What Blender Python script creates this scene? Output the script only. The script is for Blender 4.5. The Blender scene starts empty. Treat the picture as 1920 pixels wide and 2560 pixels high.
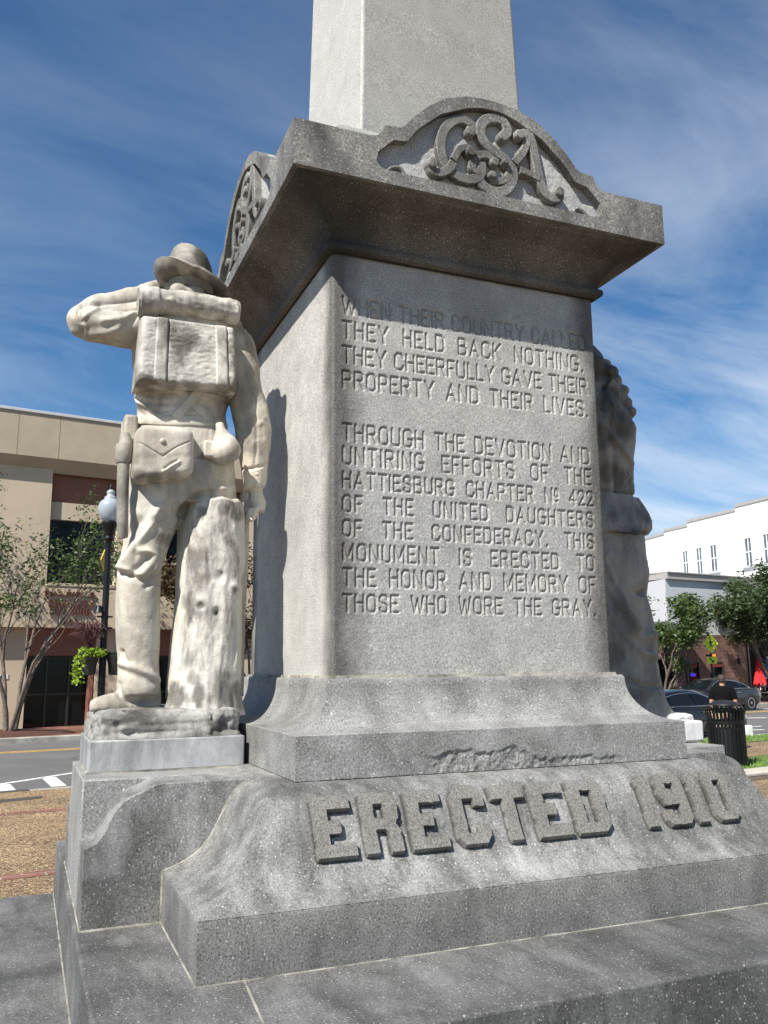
import bpy, bmesh, math, random
import numpy as np
from mathutils import Vector, Matrix
random.seed(7); rng = np.random.default_rng(7)
SC = bpy.context.scene
COL = SC.collection

# ------------------------------------------------------------------ camera
CAM = np.array([-1.6086, -3.5305, 0.0276])
YAW, PITCH, ROLL, FPX = -0.3922, 0.1793, -0.0093, 2146.14
_f = np.array([-math.sin(YAW)*math.cos(PITCH), math.cos(YAW)*math.cos(PITCH), math.sin(PITCH)])
_r0 = np.array([math.cos(YAW), math.sin(YAW), 0.0]); _u0 = np.cross(_r0, _f)
_r = _r0*math.cos(ROLL)+_u0*math.sin(ROLL); _u = -_r0*math.sin(ROLL)+_u0*math.cos(ROLL)
cd = bpy.data.cameras.new('camera'); cam = bpy.data.objects.new('camera', cd); COL.objects.link(cam)
cd.sensor_fit = 'HORIZONTAL'; cd.sensor_width = 36.0; cd.lens = 36.0*FPX/1920.0
cd.clip_start = 0.05; cd.clip_end = 3000
cam.matrix_world = Matrix(((_r[0], _u[0], -_f[0], CAM[0]), (_r[1], _u[1], -_f[1], CAM[1]), (_r[2], _u[2], -_f[2], CAM[2]), (0, 0, 0, 1)))
SC.camera = cam
SC.render.resolution_x, SC.render.resolution_y = 768, 1024

def ray(u, v):
    return _f+_r*(u-960)/FPX-_u*(v-1280)/FPX
def PT(u, v, y):
    d = ray(u, v); t = (y-CAM[1])/d[1]; return CAM+d*t
def PX(u, v, x):
    d = ray(u, v); t = (x-CAM[0])/d[0]; return CAM+d*t

# ------------------------------------------------------------------ light
SUN_EL = math.radians(47.0)
sdir = Vector((0.5667, 0.3795, -0.7317)).normalized()
sl = bpy.data.lights.new('sun', 'SUN'); sun = bpy.data.objects.new('sun', sl); COL.objects.link(sun)
sl.energy = 5.0; sl.angle = math.radians(0.5); sl.color = (1.0, 0.955, 0.88)
sun.rotation_euler = sdir.to_track_quat('-Z', 'Y').to_euler(); sun.location = (-8, -6, 12)
W = bpy.data.worlds.new('World'); SC.world = W; W.use_nodes = True
nt = W.node_tree; nt.nodes.clear()
def N(nt, t, **k):
    n = nt.nodes.new(t)
    for a, b in k.items():
        if a.startswith('i_'):
            key = a[2:]
            n.inputs[int(key) if key.isdigit() else key.replace('_', ' ')].default_value = b
        else: setattr(n, a, b)
    return n
sky = N(nt, 'ShaderNodeTexSky', sky_type='NISHITA', sun_disc=False)
sky.sun_elevation = SUN_EL; sky.sun_rotation = math.atan2(-sdir.x, -sdir.y)
sky.altitude = 50; sky.air_density = 1.0; sky.dust_density = 0.6; sky.ozone_density = 2.2
tc = N(nt, 'ShaderNodeTexCoord')
sep = N(nt, 'ShaderNodeSeparateXYZ'); nt.links.new(tc.outputs['Generated'], sep.inputs[0])
zz = N(nt, 'ShaderNodeMath', operation='ADD'); zz.inputs[1].default_value = 0.22; nt.links.new(sep.outputs[2], zz.inputs[0])
dv = N(nt, 'ShaderNodeVectorMath', operation='DIVIDE'); nt.links.new(tc.outputs['Generated'], dv.inputs[0])
cmb = N(nt, 'ShaderNodeCombineXYZ')
for k in range(3): nt.links.new(zz.outputs[0], cmb.inputs[k])
nt.links.new(cmb.outputs[0], dv.inputs[1])
mp = N(nt, 'ShaderNodeMapping'); mp.inputs['Rotation'].default_value = (0, 0, math.radians(24)); mp.inputs['Scale'].default_value = (1.0, 2.0, 1.0)
mp.inputs['Location'].default_value = (2.3, 0.7, 0)
nt.links.new(dv.outputs[0], mp.inputs[0])
cn = N(nt, 'ShaderNodeTexNoise'); cn.inputs['Scale'].default_value = 1.35; cn.inputs['Detail'].default_value = 10; cn.inputs['Roughness'].default_value = 0.60; cn.inputs['Distortion'].default_value = 0.35
nt.links.new(mp.outputs[0], cn.inputs['Vector'])
cr = N(nt, 'ShaderNodeValToRGB'); cr.color_ramp.elements[0].position = 0.43; cr.color_ramp.elements[1].position = 0.86
cr.color_ramp.elements[0].color = (0, 0, 0, 1); cr.color_ramp.elements[1].color = (1, 1, 1, 1)
bz = N(nt, 'ShaderNodeMapRange'); bz.inputs[1].default_value = 0.0; bz.inputs[2].default_value = 0.62; bz.inputs[3].default_value = 0.16; bz.inputs[4].default_value = 0.0; nt.links.new(sep.outputs[2], bz.inputs[0])
be = N(nt, 'ShaderNodeMapRange'); be.inputs[1].default_value = -0.1; be.inputs[2].default_value = 0.7; be.inputs[3].default_value = 0.15; be.inputs[4].default_value = 1.0; nt.links.new(sep.outputs[0], be.inputs[0])
bm_ = N(nt, 'ShaderNodeMath', operation='MULTIPLY_ADD'); nt.links.new(bz.outputs[0], bm_.inputs[0]); nt.links.new(be.outputs[0], bm_.inputs[1]); nt.links.new(cn.outputs[0], bm_.inputs[2])
nt.links.new(bm_.outputs[0], cr.inputs[0])
# cirrus is thicker low in the sky
hz = N(nt, 'ShaderNodeMapRange'); hz.inputs[1].default_value = 0.0; hz.inputs[2].default_value = 0.75; hz.inputs[3].default_value = 1.0; hz.inputs[4].default_value = 0.14
nt.links.new(sep.outputs[2], hz.inputs[0])
# and thicker towards the east (image right)
ea = N(nt, 'ShaderNodeMapRange'); ea.inputs[1].default_value = 0.1; ea.inputs[2].default_value = 0.8; ea.inputs[3].default_value = 0.55; ea.inputs[4].default_value = 1.35
nt.links.new(sep.outputs[0], ea.inputs[0])
mm = N(nt, 'ShaderNodeMath', operation='MULTIPLY'); nt.links.new(cr.outputs[0], mm.inputs[0]); nt.links.new(hz.outputs[0], mm.inputs[1])
mm2 = N(nt, 'ShaderNodeMath', operation='MULTIPLY', use_clamp=True); nt.links.new(mm.outputs[0], mm2.inputs[0]); nt.links.new(ea.outputs[0], mm2.inputs[1])
tint = N(nt, 'ShaderNodeMix', data_type='RGBA', blend_type='MULTIPLY'); tint.inputs[0].default_value = 1.0
nt.links.new(sky.outputs[0], tint.inputs[6]); tint.inputs[7].default_value = (0.60, 0.96, 1.20, 1)
mix = N(nt, 'ShaderNodeMix', data_type='RGBA'); nt.links.new(mm2.outputs[0], mix.inputs[0]); nt.links.new(tint.outputs[2], mix.inputs[6]); mix.inputs[7].default_value = (8.4, 9.2, 10.2, 1)
bg = N(nt, 'ShaderNodeBackground'); bg.inputs[1].default_value = 0.057; nt.links.new(mix.outputs[2], bg.inputs[0])
out = N(nt, 'ShaderNodeOutputWorld'); nt.links.new(bg.outputs[0], out.inputs[0])
SC.view_settings.view_transform = 'Standard'; SC.view_settings.look = 'None'; SC.view_settings.gamma = 1; SC.view_settings.use_curve_mapping = False
SC.view_settings.exposure = 0.85

# ------------------------------------------------------------------ helpers
def tag(o, label=None, cat=None, group=None, kind=None):
    if label: o['label'] = label
    if cat: o['category'] = cat
    if group: o['group'] = group
    if kind: o['kind'] = kind
    return o
def empty(name, loc=(0, 0, 0), rz=0.0):
    o = bpy.data.objects.new(name, None); COL.objects.link(o); o.location = loc; o.rotation_euler = (0, 0, rz); o.empty_display_size = 0.2
    return o
def children(o): return [c for c in bpy.data.objects if c.parent == o]
def copy_tree(o, parent=None):
    c = o.copy(); COL.objects.link(c)
    if parent is not None: c.parent = parent
    for ch in children(o): copy_tree(ch, c)
    return c

class MB:
    def __init__(s): s.v = []; s.f = []; s.n = 0
    def add(s, vs, fs):
        b = s.n
        s.v.append(np.asarray(vs, float).reshape(-1, 3)); s.f += [tuple(b+i for i in f) for f in fs]; s.n += len(s.v[-1])
        return s
    def box(s, x0, x1, y0, y1, z0, z1, M=None):
        vs = np.array([(x, y, z) for z in (z0, z1) for y in (y0, y1) for x in (x0, x1)], float)
        if M is not None: vs = M(vs)
        return s.add(vs, [(0, 2, 3, 1), (4, 5, 7, 6), (0, 1, 5, 4), (2, 6, 7, 3), (0, 4, 6, 2), (1, 3, 7, 5)])
    def loft(s, rings, cap=True, closed=True):
        k = len(rings[0]); vs = np.concatenate([np.asarray(r, float) for r in rings]); fs = []
        m = k if closed else k-1
        for i in range(len(rings)-1):
            for j in range(m):
                a = i*k+j; b = i*k+(j+1) % k
                fs.append((a, b, b+k, a+k))
        if cap and closed:
            fs.append(tuple(range(k-1, -1, -1))); fs.append(tuple((len(rings)-1)*k+j for j in range(k)))
        return s.add(vs, fs)
    def grid(s, P):
        h, w = P.shape[:2]; idx = np.arange(h*w).reshape(h, w)
        q = np.stack([idx[:-1, :-1], idx[:-1, 1:], idx[1:, 1:], idx[1:, :-1]], -1).reshape(-1, 4)
        return s.add(P.reshape(-1, 3), [tuple(t) for t in q.tolist()])
    def tube(s, pts, rad, n=10, cap=True, flat=1.0):
        pts = [np.asarray(p, float) for p in pts]
        if not hasattr(rad, '__len__'): rad = [rad]*len(pts)
        rings = []; up = np.array([0, 0, 1.0]); prev = None
        for i, p in enumerate(pts):
            a = pts[max(0, i-1)]; b = pts[min(len(pts)-1, i+1)]; t = b-a; t = t/(np.linalg.norm(t)+1e-9)
            if prev is None:
                ref = up if abs(t[2]) < 0.9 else np.array([1.0, 0, 0])
                e1 = np.cross(t, ref)
            else: e1 = prev-t*np.dot(prev, t)
            e1 /= np.linalg.norm(e1)+1e-9; e2 = np.cross(t, e1); prev = e1
            an = np.arange(n)*2*math.pi/n
            rings.append(p+rad[i]*(np.cos(an)[:, None]*e1+flat*np.sin(an)[:, None]*e2))
        return s.loft(rings, cap)
    def ball(s, c, r, n=12, m=8, M=None):
        r = np.broadcast_to(np.asarray(r, float), (3,)); rings = []
        for i in range(1, m):
            t = -math.pi/2+math.pi*i/m; an = np.arange(n)*2*math.pi/n
            rings.append(np.stack([np.cos(an)*math.cos(t), np.sin(an)*math.cos(t), np.full(n, math.sin(t))], 1)*r)
        if M is not None: rings = [M(q) for q in rings]
        return s.loft([q+np.asarray(c) for q in rings])
    def prism(s, poly, y0, y1, axis='y'):
        # poly: list of (a,b); extruded along axis
        def mk(a, b, c):
            return (a, c, b) if axis == 'y' else ((c, a, b) if axis == 'x' else (a, b, c))
        k = len(poly); vs = [mk(a, b, y0) for a, b in poly]+[mk(a, b, y1) for a, b in poly]
        fs = [tuple(range(k)), tuple(range(2*k-1, k-1, -1))]+[(i, i+k, (i+1) % k+k, (i+1) % k) for i in range(k)]
        return s.add(vs, fs)
    def mesh(s, name):
        me = bpy.data.meshes.new(name); V = np.concatenate(s.v) if s.v else np.zeros((0, 3))
        me.from_pydata(V.tolist(), [], s.f); me.update(); return me
    def build(s, name, mat=None, parent=None, smooth=35, recalc=True, bevel=0, seg=2, loc=None):
        me = s.mesh(name)
        if recalc:
            bm = bmesh.new(); bm.from_mesh(me); bmesh.ops.recalc_face_normals(bm, faces=bm.faces); bm.to_mesh(me); bm.free()
        return mkobj(name, me, mat, parent, smooth, bevel, seg, loc)
def mkobj(name, me, mat=None, parent=None, smooth=35, bevel=0, seg=2, loc=None):
    if smooth:
        me.polygons.foreach_set('use_smooth', [True]*len(me.polygons))
        if smooth < 180: me.set_sharp_from_angle(angle=math.radians(smooth))
    o = bpy.data.objects.new(name, me); COL.objects.link(o)
    if mat: me.materials.append(mat)
    if parent is not None: o.parent = parent
    if loc is not None: o.location = loc
    if bevel:
        b = o.modifiers.new('bevel', 'BEVEL'); b.width = bevel; b.segments = seg; b.limit_method = 'ANGLE'; b.angle_limit = math.radians(40); b.harden_normals = False
    return o

# vectorised value noise
def _hash(ix, iy, iz, seed):
    h = (ix*374761393+iy*668265263+iz*2147483647+seed*974634777) & 0xffffffff
    h = ((h ^ (h >> 13))*1274126177) & 0xffffffff
    return ((h ^ (h >> 16)) & 0xffff)/32767.5-1.0
def vnoise(P, scale=1.0, seed=0):
    Q = np.asarray(P, float)*np.asarray(scale, float)+seed*17.13+100.0
    I = np.floor(Q).astype(np.int64); F = Q-I; F = F*F*(3-2*F)
    out = 0
    for dx in (0, 1):
        for dy in (0, 1):
            for dz in (0, 1):
                w = (F[..., 0] if dx else 1-F[..., 0])*(F[..., 1] if dy else 1-F[..., 1])*(F[..., 2] if dz else 1-F[..., 2])
                out = out+w*_hash(I[..., 0]+dx, I[..., 1]+dy, I[..., 2]+dz, seed)
    return out
def fbm(P, scale=1.0, seed=0, oct=4, gain=0.5):
    s = np.asarray(scale, float); a = 1.0; t = 0; o = 0
    for k in range(oct):
        o = o+a*vnoise(P, s*(2.0**k), seed+k*7); t += a; a *= gain
    return o/t
def catmull(pts, n=8, closed=False):
    P = np.asarray(pts, float); k = len(P); out = []
    for i in range(k-1):
        p0 = P[max(i-1, 0)]; p1 = P[i]; p2 = P[i+1]; p3 = P[min(i+2, k-1)]
        for t in np.arange(n)/n:
            out.append(0.5*((2*p1)+(-p0+p2)*t+(2*p0-5*p1+4*p2-p3)*t*t+(-p0+3*p1-3*p2+p3)*t**3))
    out.append(P[-1]); return np.array(out)
def sculpt(mb, voxel, smooth_it=6, fac=0.5):
    """join closed shells into ONE continuous surface; returns verts, normals, mesh"""
    me = mb.mesh('tmp'); bm = bmesh.new(); bm.from_mesh(me); bmesh.ops.recalc_face_normals(bm, faces=bm.faces); bm.to_mesh(me); bm.free()
    o = bpy.data.objects.new('tmp', me); COL.objects.link(o)
    r = o.modifiers.new('r', 'REMESH'); r.mode = 'VOXEL'; r.voxel_size = voxel
    if smooth_it:
        s = o.modifiers.new('s', 'SMOOTH'); s.factor = fac; s.iterations = smooth_it
    dg = bpy.context.evaluated_depsgraph_get(); dg.update()
    m2 = bpy.data.meshes.new_from_object(o.evaluated_get(dg)); bpy.data.objects.remove(o); bpy.data.meshes.remove(me)
    m2.materials.clear()
    return m2
def getv(me):
    k = len(me.vertices); V = np.empty(k*3); me.vertices.foreach_get('co', V); Nn = np.empty(k*3); me.vertex_normals.foreach_get('vector', Nn)
    return V.reshape(-1, 3), Nn.reshape(-1, 3)
def setv(me, V): me.vertices.foreach_set('co', np.ascontiguousarray(V).ravel()); me.update()
def strokes(V, Nn, L, side=None):
    """carved folds: each stroke = (points3d, amplitude, width)"""
    D = np.zeros(len(V))
    for pts, amp, w in L:
        C = catmull(pts, 10); lo = C.min(0)-3*w; hi = C.max(0)+3*w
        m = np.all((V > lo) & (V < hi), axis=1); idx = np.where(m)[0]
        if not len(idx): continue
        Q = V[idx]; best = np.full(len(idx), 1e9)
        for a, b in zip(C[:-1], C[1:]):
            ab = b-a; t = np.clip(((Q-a)@ab)/(ab@ab+1e-12), 0, 1); d = np.linalg.norm(Q-(a+t[:, None]*ab), axis=1); best = np.minimum(best, d)
        D[idx] += amp*np.exp(-(best/w)**2)
    return V+Nn*D[:, None]
def strokes2d(V, Nn, L, scale=570.0):
    """folds carved into the faces turned to the viewer's side; strokes in photo pixels, widths in metres"""
    r_ = V-CAM; z = r_@_f; U = np.stack([960+FPX*(r_@_r)/z, 1280-FPX*(r_@_u)/z], 1)
    fc = np.clip((-(Nn*r_).sum(1)/np.linalg.norm(r_, axis=1)-.05)/.3, 0, 1); D = np.zeros(len(V))
    for pts, amp, w in L:
        C = catmull(np.array(pts, float), 8); W_ = w*scale; lo = C.min(0)-3*W_; hi = C.max(0)+3*W_
        idx = np.where(np.all((U > lo) & (U < hi), 1) & (fc > 0))[0]
        if not len(idx): continue
        Q = U[idx]; best = np.full(len(idx), 1e9)
        for a, b in zip(C[:-1], C[1:]):
            ab = b-a; t = np.clip(((Q-a)@ab)/(ab@ab+1e-9), 0, 1); best = np.minimum(best, np.linalg.norm(Q-(a+t[:, None]*ab), axis=1))
        D[idx] += amp*np.exp(-(best/W_)**2)
    return V+Nn*(D*fc)[:, None]
def add_stain(o, blobs, nscale=9.0):
    """weather stains: (u, v, radius in photo pixels, strength), ragged by noise"""
    me = o.data; V, _ = getv(me); r_ = V-CAM; z = r_@_f; U = np.stack([960+FPX*(r_@_r)/z, 1280-FPX*(r_@_u)/z], 1); n1 = fbm(V, nscale, 51, 4, .6); n2 = fbm(V, (nscale*3, nscale*3, nscale), 57, 3, .6); S = np.zeros(len(V))
    for u, v, r, a in blobs:
        d = np.hypot(U[:, 0]-u, U[:, 1]-v)/r; S = np.maximum(S, a*np.clip((1.05-d+.9*n1+.5*n2)/.55, 0, 1))
    at_ = me.attributes.new('stain', 'FLOAT', 'POINT'); at_.data.foreach_set('value', S); return o
def ell(c, rx, ry, n=28, rz=0.0, p=2.0):
    an = np.arange(n)*2*math.pi/n; ca, sa = np.cos(an), np.sin(an)
    x = rx*np.sign(ca)*np.abs(ca)**(2/p); y = ry*np.sign(sa)*np.abs(sa)**(2/p)
    cr_, sr_ = math.cos(rz), math.sin(rz)
    return np.stack([c[0]+x*cr_-y*sr_, c[1]+x*sr_+y*cr_, np.full(n, c[2])], 1)

# ------------------------------------------------------------------ materials
def material(name):
    m = bpy.data.materials.new(name); m.use_nodes = True; t = m.node_tree
    b = t.nodes['Principled BSDF']; return m, t, b
def tex_noise(t, scale, detail=4, rough=0.55, vec=None, dist=0.0):
    n = N(t, 'ShaderNodeTexNoise'); n.inputs['Scale'].default_value = scale; n.inputs['Detail'].default_value = detail; n.inputs['Roughness'].default_value = rough; n.inputs['Distortion'].default_value = dist
    if vec is not None: t.links.new(vec, n.inputs['Vector'])
    return n.outputs[0]
def objco(t, scale=(1, 1, 1), rot=(0, 0, 0), loc=(0, 0, 0)):
    c = N(t, 'ShaderNodeTexCoord'); m = N(t, 'ShaderNodeMapping'); m.inputs['Scale'].default_value = scale; m.inputs['Rotation'].default_value = rot; m.inputs['Location'].default_value = loc
    t.links.new(c.outputs['Object'], m.inputs[0]); return m.outputs[0]
def ramp(t, fac, stops):
    r = N(t, 'ShaderNodeValToRGB'); e = r.color_ramp.elements
    while len(e) < len(stops): e.new(0.5)
    for i, (p, c) in enumerate(stops):
        e[i].position = p; e[i].color = (c, c, c, 1) if not hasattr(c, '__len__') else (*c, 1)
    t.links.new(fac, r.inputs[0]); return r.outputs[0]
def mixc(t, fac, a, b, blend='MIX'):
    m = N(t, 'ShaderNodeMix', data_type='RGBA', blend_type=blend)
    for k, v in ((0, fac), (6, a), (7, b)):
        if hasattr(v, 'is_linked') or hasattr(v, 'links'): t.links.new(v, m.inputs[k])
        else: m.inputs[k].default_value = v if k == 0 else (*v, 1)
    return m.outputs[2]
def bump(t, b, h, strength=0.3, dist=0.01, prev=None):
    n = N(t, 'ShaderNodeBump'); n.inputs['Strength'].default_value = strength; n.inputs['Distance'].default_value = dist
    t.links.new(h, n.inputs['Height'])
    if prev is not None: t.links.new(prev, n.inputs['Normal'])
    t.links.new(n.outputs[0], b.inputs['Normal']); return n.outputs[0]
def math_(t, op, a, b=0.0, clamp=False):
    n = N(t, 'ShaderNodeMath', operation=op, use_clamp=clamp)
    for i, v in enumerate((a, b)):
        if hasattr(v, 'links'): t.links.new(v, n.inputs[i])
        else: n.inputs[i].default_value = v
    return n.outputs[0]

def granite(name, light, dark, grain=0.35, stain=(0.05, 0.046, 0.042), stain_amt=0.5, streak=(1, 1, 0.25), stain_scale=2.2, lo=0.45, hi=0.75, pale=None, pale_amt=0.0, pale_rot=(0, 0, 0), pale_scale=(3, 3, 1), vein=0.0, pale_z=None):
    m, t, b = material(name); co = objco(t)
    g = tex_noise(t, 165, 4, 0.75, co)
    sp = tex_noise(t, 165, 1, 0.5, co)
    mot = tex_noise(t, 9, 6, 0.65, co)
    base = mixc(t, ramp(t, mot, [(0.3, 0.0), (0.72, 1.0)]), dark, light)
    gr = ramp(t, g, [(0.30, 1-grain*1.5), (0.52, 1.0), (0.72, 1+grain*0.8)])
    c = mixc(t, 1.0, base, gr, 'MULTIPLY')
    if pale is not None:
        pc = objco(t, pale_scale, pale_rot, (3.1, 1.7, 0.3)); pn = tex_noise(t, 2.6, 8, 0.66, pc, 0.08)
        pf = ramp(t, pn, [(0.40, 0.0), (0.74, pale_amt)])
        pf2 = mixc(t, 1.0, pf, ramp(t, g, [(0.32, 0.45), (0.6, 1.0)]), 'MULTIPLY')
        if pale_z is not None:
            cz_ = N(t, 'ShaderNodeTexCoord'); sz_ = N(t, 'ShaderNodeSeparateXYZ'); t.links.new(cz_.outputs['Object'], sz_.inputs[0])
            pf2 = mixc(t, 1.0, pf2, ramp(t, math_(t, 'ADD', sz_.outputs[2], 1.0), [(1+pale_z-.012, 0.18), (1+pale_z+.012, 1.0)]), 'MULTIPLY')
        c = mixc(t, pf2, c, pale)
    st = tex_noise(t, stain_scale, 7, 0.62, objco(t, streak, (0, 0, 0), (0.7, 5.1, 2.2)), 0.3)
    sf = ramp(t, st, [(lo, 0.0), (hi, stain_amt)])
    c = mixc(t, sf, c, stain)
    if vein:
        vn = tex_noise(t, 2.0, 5, 0.6, objco(t, (1.2, 1.2, 3.2), (0, math.radians(28), 0)), 0.8)
        c = mixc(t, ramp(t, vn, [(0.44, 0.0), (0.5, vein), (0.56, 0.0)]), c, tuple(x*0.6 for x in dark))
    fl = ramp(t, sp, [(0.70, 0.0), (0.77, 0.6)])
    c = mixc(t, fl, c, (0.80, 0.80, 0.78))
    t.links.new(c, b.inputs['Base Color']); b.inputs['Roughness'].default_value = 0.72
    rr = ramp(t, sp, [(0.60, 0.78), (0.72, 0.32)]); t.links.new(rr, b.inputs['Roughness'])
    bump(t, b, g, 0.30, 0.003)
    return m
def marble(name, base=(0.66, 0.61, 0.52), cool=(0.56, 0.56, 0.56), dirt=(0.13, 0.115, 0.095), dirt_amt=0.7, lo=0.50, hi=0.72, streak=(1.6, 1.6, 0.7), bmp=0.35, scale=2.6, grey_amt=0.6):
    m, t, b = material(name); co = objco(t)
    n1 = tex_noise(t, 3.2, 5, 0.6, co); c = mixc(t, ramp(t, n1, [(0.35, 0.0), (0.7, 1.0)]), base, cool)
    n2 = tex_noise(t, scale, 8, 0.66, objco(t, streak, (0, 0, 0), (1.3, 0.4, 2.7)), 0.35)
    c = mixc(t, ramp(t, n2, [(lo, 0.0), (hi, dirt_amt)]), c, dirt)
    n5 = tex_noise(t, 2.6, 8, 0.70, objco(t, (1, 1, .7), (0, 0, 0), (4.4, 1.9, 7.7)), 0.5); c = mixc(t, ramp(t, n5, [(0.44, 0.0), (0.60, grey_amt)]), c, tuple(x*0.42 for x in cool))
    n3 = tex_noise(t, 46, 4, 0.7, co); c = mixc(t, ramp(t, n3, [(0.62, 0.0), (0.78, 0.45)]), c, tuple(x*0.55 for x in base))
    n4 = tex_noise(t, 260, 2, 0.6, co); c = mixc(t, 1.0, c, ramp(t, n4, [(0.3, 0.86), (0.7, 1.1)]), 'MULTIPLY')
    sa = N(t, 'ShaderNodeAttribute', attribute_name='stain'); c = mixc(t, math_(t, 'MULTIPLY', sa.outputs['Fac'], ramp(t, n4, [(0.3, .7), (.6, 1.)]), True), c, tuple(x*0.7 for x in dirt))
    t.links.new(c, b.inputs['Base Color']); b.inputs['Roughness'].default_value = 0.66
    h = math_(t, 'ADD', n3, math_(t, 'MULTIPLY', n4, 0.5)); bump(t, b, h, bmp, 0.006)
    return m
def plain(name, col, rough=0.6, metal=0.0, var=0.12, scale=6.0, bmp=0.0, coat=0.0, spec=None, trans=0.0):
    m, t, b = material(name); co = objco(t)
    n = tex_noise(t, scale, 5, 0.6, co)
    c = mixc(t, 1.0, tuple(col), ramp(t, n, [(0.25, 1-var*1.6), (0.75, 1+var)]), 'MULTIPLY')
    t.links.new(c, b.inputs['Base Color']); b.inputs['Roughness'].default_value = rough; b.inputs['Metallic'].default_value = metal
    b.inputs['Coat Weight'].default_value = coat; b.inputs['Transmission Weight'].default_value = trans
    if spec is not None: b.inputs['Specular IOR Level'].default_value = spec
    if bmp: bump(t, b, tex_noise(t, scale*14, 3, 0.6, co), bmp, 0.004)
    return m
# ------------------------------------------------------------------ stone
def die_granite():
    m = granite('die granite', (0.40, 0.392, 0.372), (0.29, 0.284, 0.27), 0.42, (0.10, 0.092, 0.082), 0.5, (1, 1, 0.5), 1.7, 0.52, 0.8, vein=0.12)
    t = m.node_tree; b = t.nodes['Principled BSDF']
    src = b.inputs['Base Color'].links[0].from_socket
    # grime that has crept along the upright arrises
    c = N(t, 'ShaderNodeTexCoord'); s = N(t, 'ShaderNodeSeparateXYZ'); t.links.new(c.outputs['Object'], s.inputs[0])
    ax = math_(t, 'ABSOLUTE', s.outputs[0]); ay = math_(t, 'ABSOLUTE', s.outputs[1])
    mn = math_(t, 'MINIMUM', ax, ay)
    nn = tex_noise(t, 5, 6, 0.65, objco(t, (1, 1, 0.6)))
    e = math_(t, 'ADD', mn, math_(t, 'MULTIPLY', math_(t, 'SUBTRACT', nn, 0.5), 0.22))
    f = ramp(t, e, [(0.47, 0.0), (0.575, 0.92)])
    g = tex_noise(t, 190, 2, 0.6, objco(t))
    f = mixc(t, 1.0, f, ramp(t, g, [(0.35, 0.75), (0.6, 1.0)]), 'MULTIPLY')
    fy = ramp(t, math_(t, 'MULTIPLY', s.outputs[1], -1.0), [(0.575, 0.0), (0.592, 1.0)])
    src = mixc(t, fy, mixc(t, 1.0, src, (1.22, 1.21, 1.18), 'MULTIPLY'), src)  # faces other than the front brightened: sun contrast put into the colour
    o = mixc(t, f, src, (0.05, 0.044, 0.038)); t.links.new(o, b.inputs['Base Color'])
    return m
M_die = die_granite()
def groove_tone(m):  # darkens the stone colour with the depth of the cut letters
    t = m.node_tree; b = t.nodes['Principled BSDF']; src = b.inputs['Base Color'].links[0].from_socket; a = N(t, 'ShaderNodeAttribute', attribute_name='raised')
    n = tex_noise(t, 7, 5, .6, objco(t)); t.links.new(mixc(t, math_(t, 'MULTIPLY', a.outputs['Fac'], ramp(t, n, [(.3, .08), (.65, .38)])), src, (.07, .062, .053)), b.inputs['Base Color'])
groove_tone(M_die)
M_base = granite('base granite', (0.185, 0.181, 0.172), (0.098, 0.096, 0.090), 0.75, (0.030, 0.030, 0.028), 0.75, (1, 1, 0.45), 2.4, 0.44, 0.68, (0.43, 0.428, 0.42), 0.80, (0, 0, 0), (4.5, 2.0, 2.0), pale_z=-.615)
M_step = granite('step granite', (0.112, 0.110, 0.106), (0.058, 0.057, 0.055), 0.75, (0.022, 0.022, 0.022), 0.75, (1, 1, 0.4), 1.9, 0.43, 0.68, (0.34, 0.34, 0.338), 0.5, (0, 0, 0.75), (3.2, 1.0, 1.5))
M_corn = granite('cornice granite', (0.165, 0.15, 0.128), (0.105, 0.093, 0.078), 0.5, (0.018, 0.015, 0.012), 0.85, (1, 1, 0.5), 1.5, 0.46, 0.74)
M_ped = granite('pediment granite', (0.24, 0.233, 0.215), (0.135, 0.13, 0.12), 0.65, (0.028, 0.026, 0.022), 0.85, (1, 1, 0.5), 4.0, 0.42, 0.64)
M_panel = granite('tympanum granite', (0.40, 0.40, 0.39), (0.28, 0.28, 0.275), 0.45, (0.09, 0.085, 0.08), 0.5, (1, 1, 1), 5.0, 0.56, 0.8)
M_obe = granite('obelisk granite', (0.46, 0.448, 0.42), (0.37, 0.362, 0.338), 0.38, (0.20, 0.18, 0.16), 0.35, (1, 1, 0.3), 1.6, 0.55, 0.85)
M_mort = plain('pale mortar', (0.30, 0.28, 0.235), 0.95, var=0.6, scale=14)
M_gap = plain('dark joint', (0.022, 0.018, 0.016), 0.95, var=0.4, scale=40)

def front_shade(m):  # weaker light on the front face, darkened into the stone colour
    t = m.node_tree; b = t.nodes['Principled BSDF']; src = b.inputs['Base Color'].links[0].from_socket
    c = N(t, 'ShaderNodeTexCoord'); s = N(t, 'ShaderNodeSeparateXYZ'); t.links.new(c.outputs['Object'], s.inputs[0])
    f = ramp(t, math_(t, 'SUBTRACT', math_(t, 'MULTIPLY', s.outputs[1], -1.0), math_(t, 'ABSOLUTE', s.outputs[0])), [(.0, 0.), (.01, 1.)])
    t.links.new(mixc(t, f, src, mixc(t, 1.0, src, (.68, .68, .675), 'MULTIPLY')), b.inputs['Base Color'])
front_shade(M_obe)
mon = empty('monument')
tag(mon, 'tall grey granite memorial with inscribed block, wide cornice and obelisk shaft', 'monument')

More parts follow.
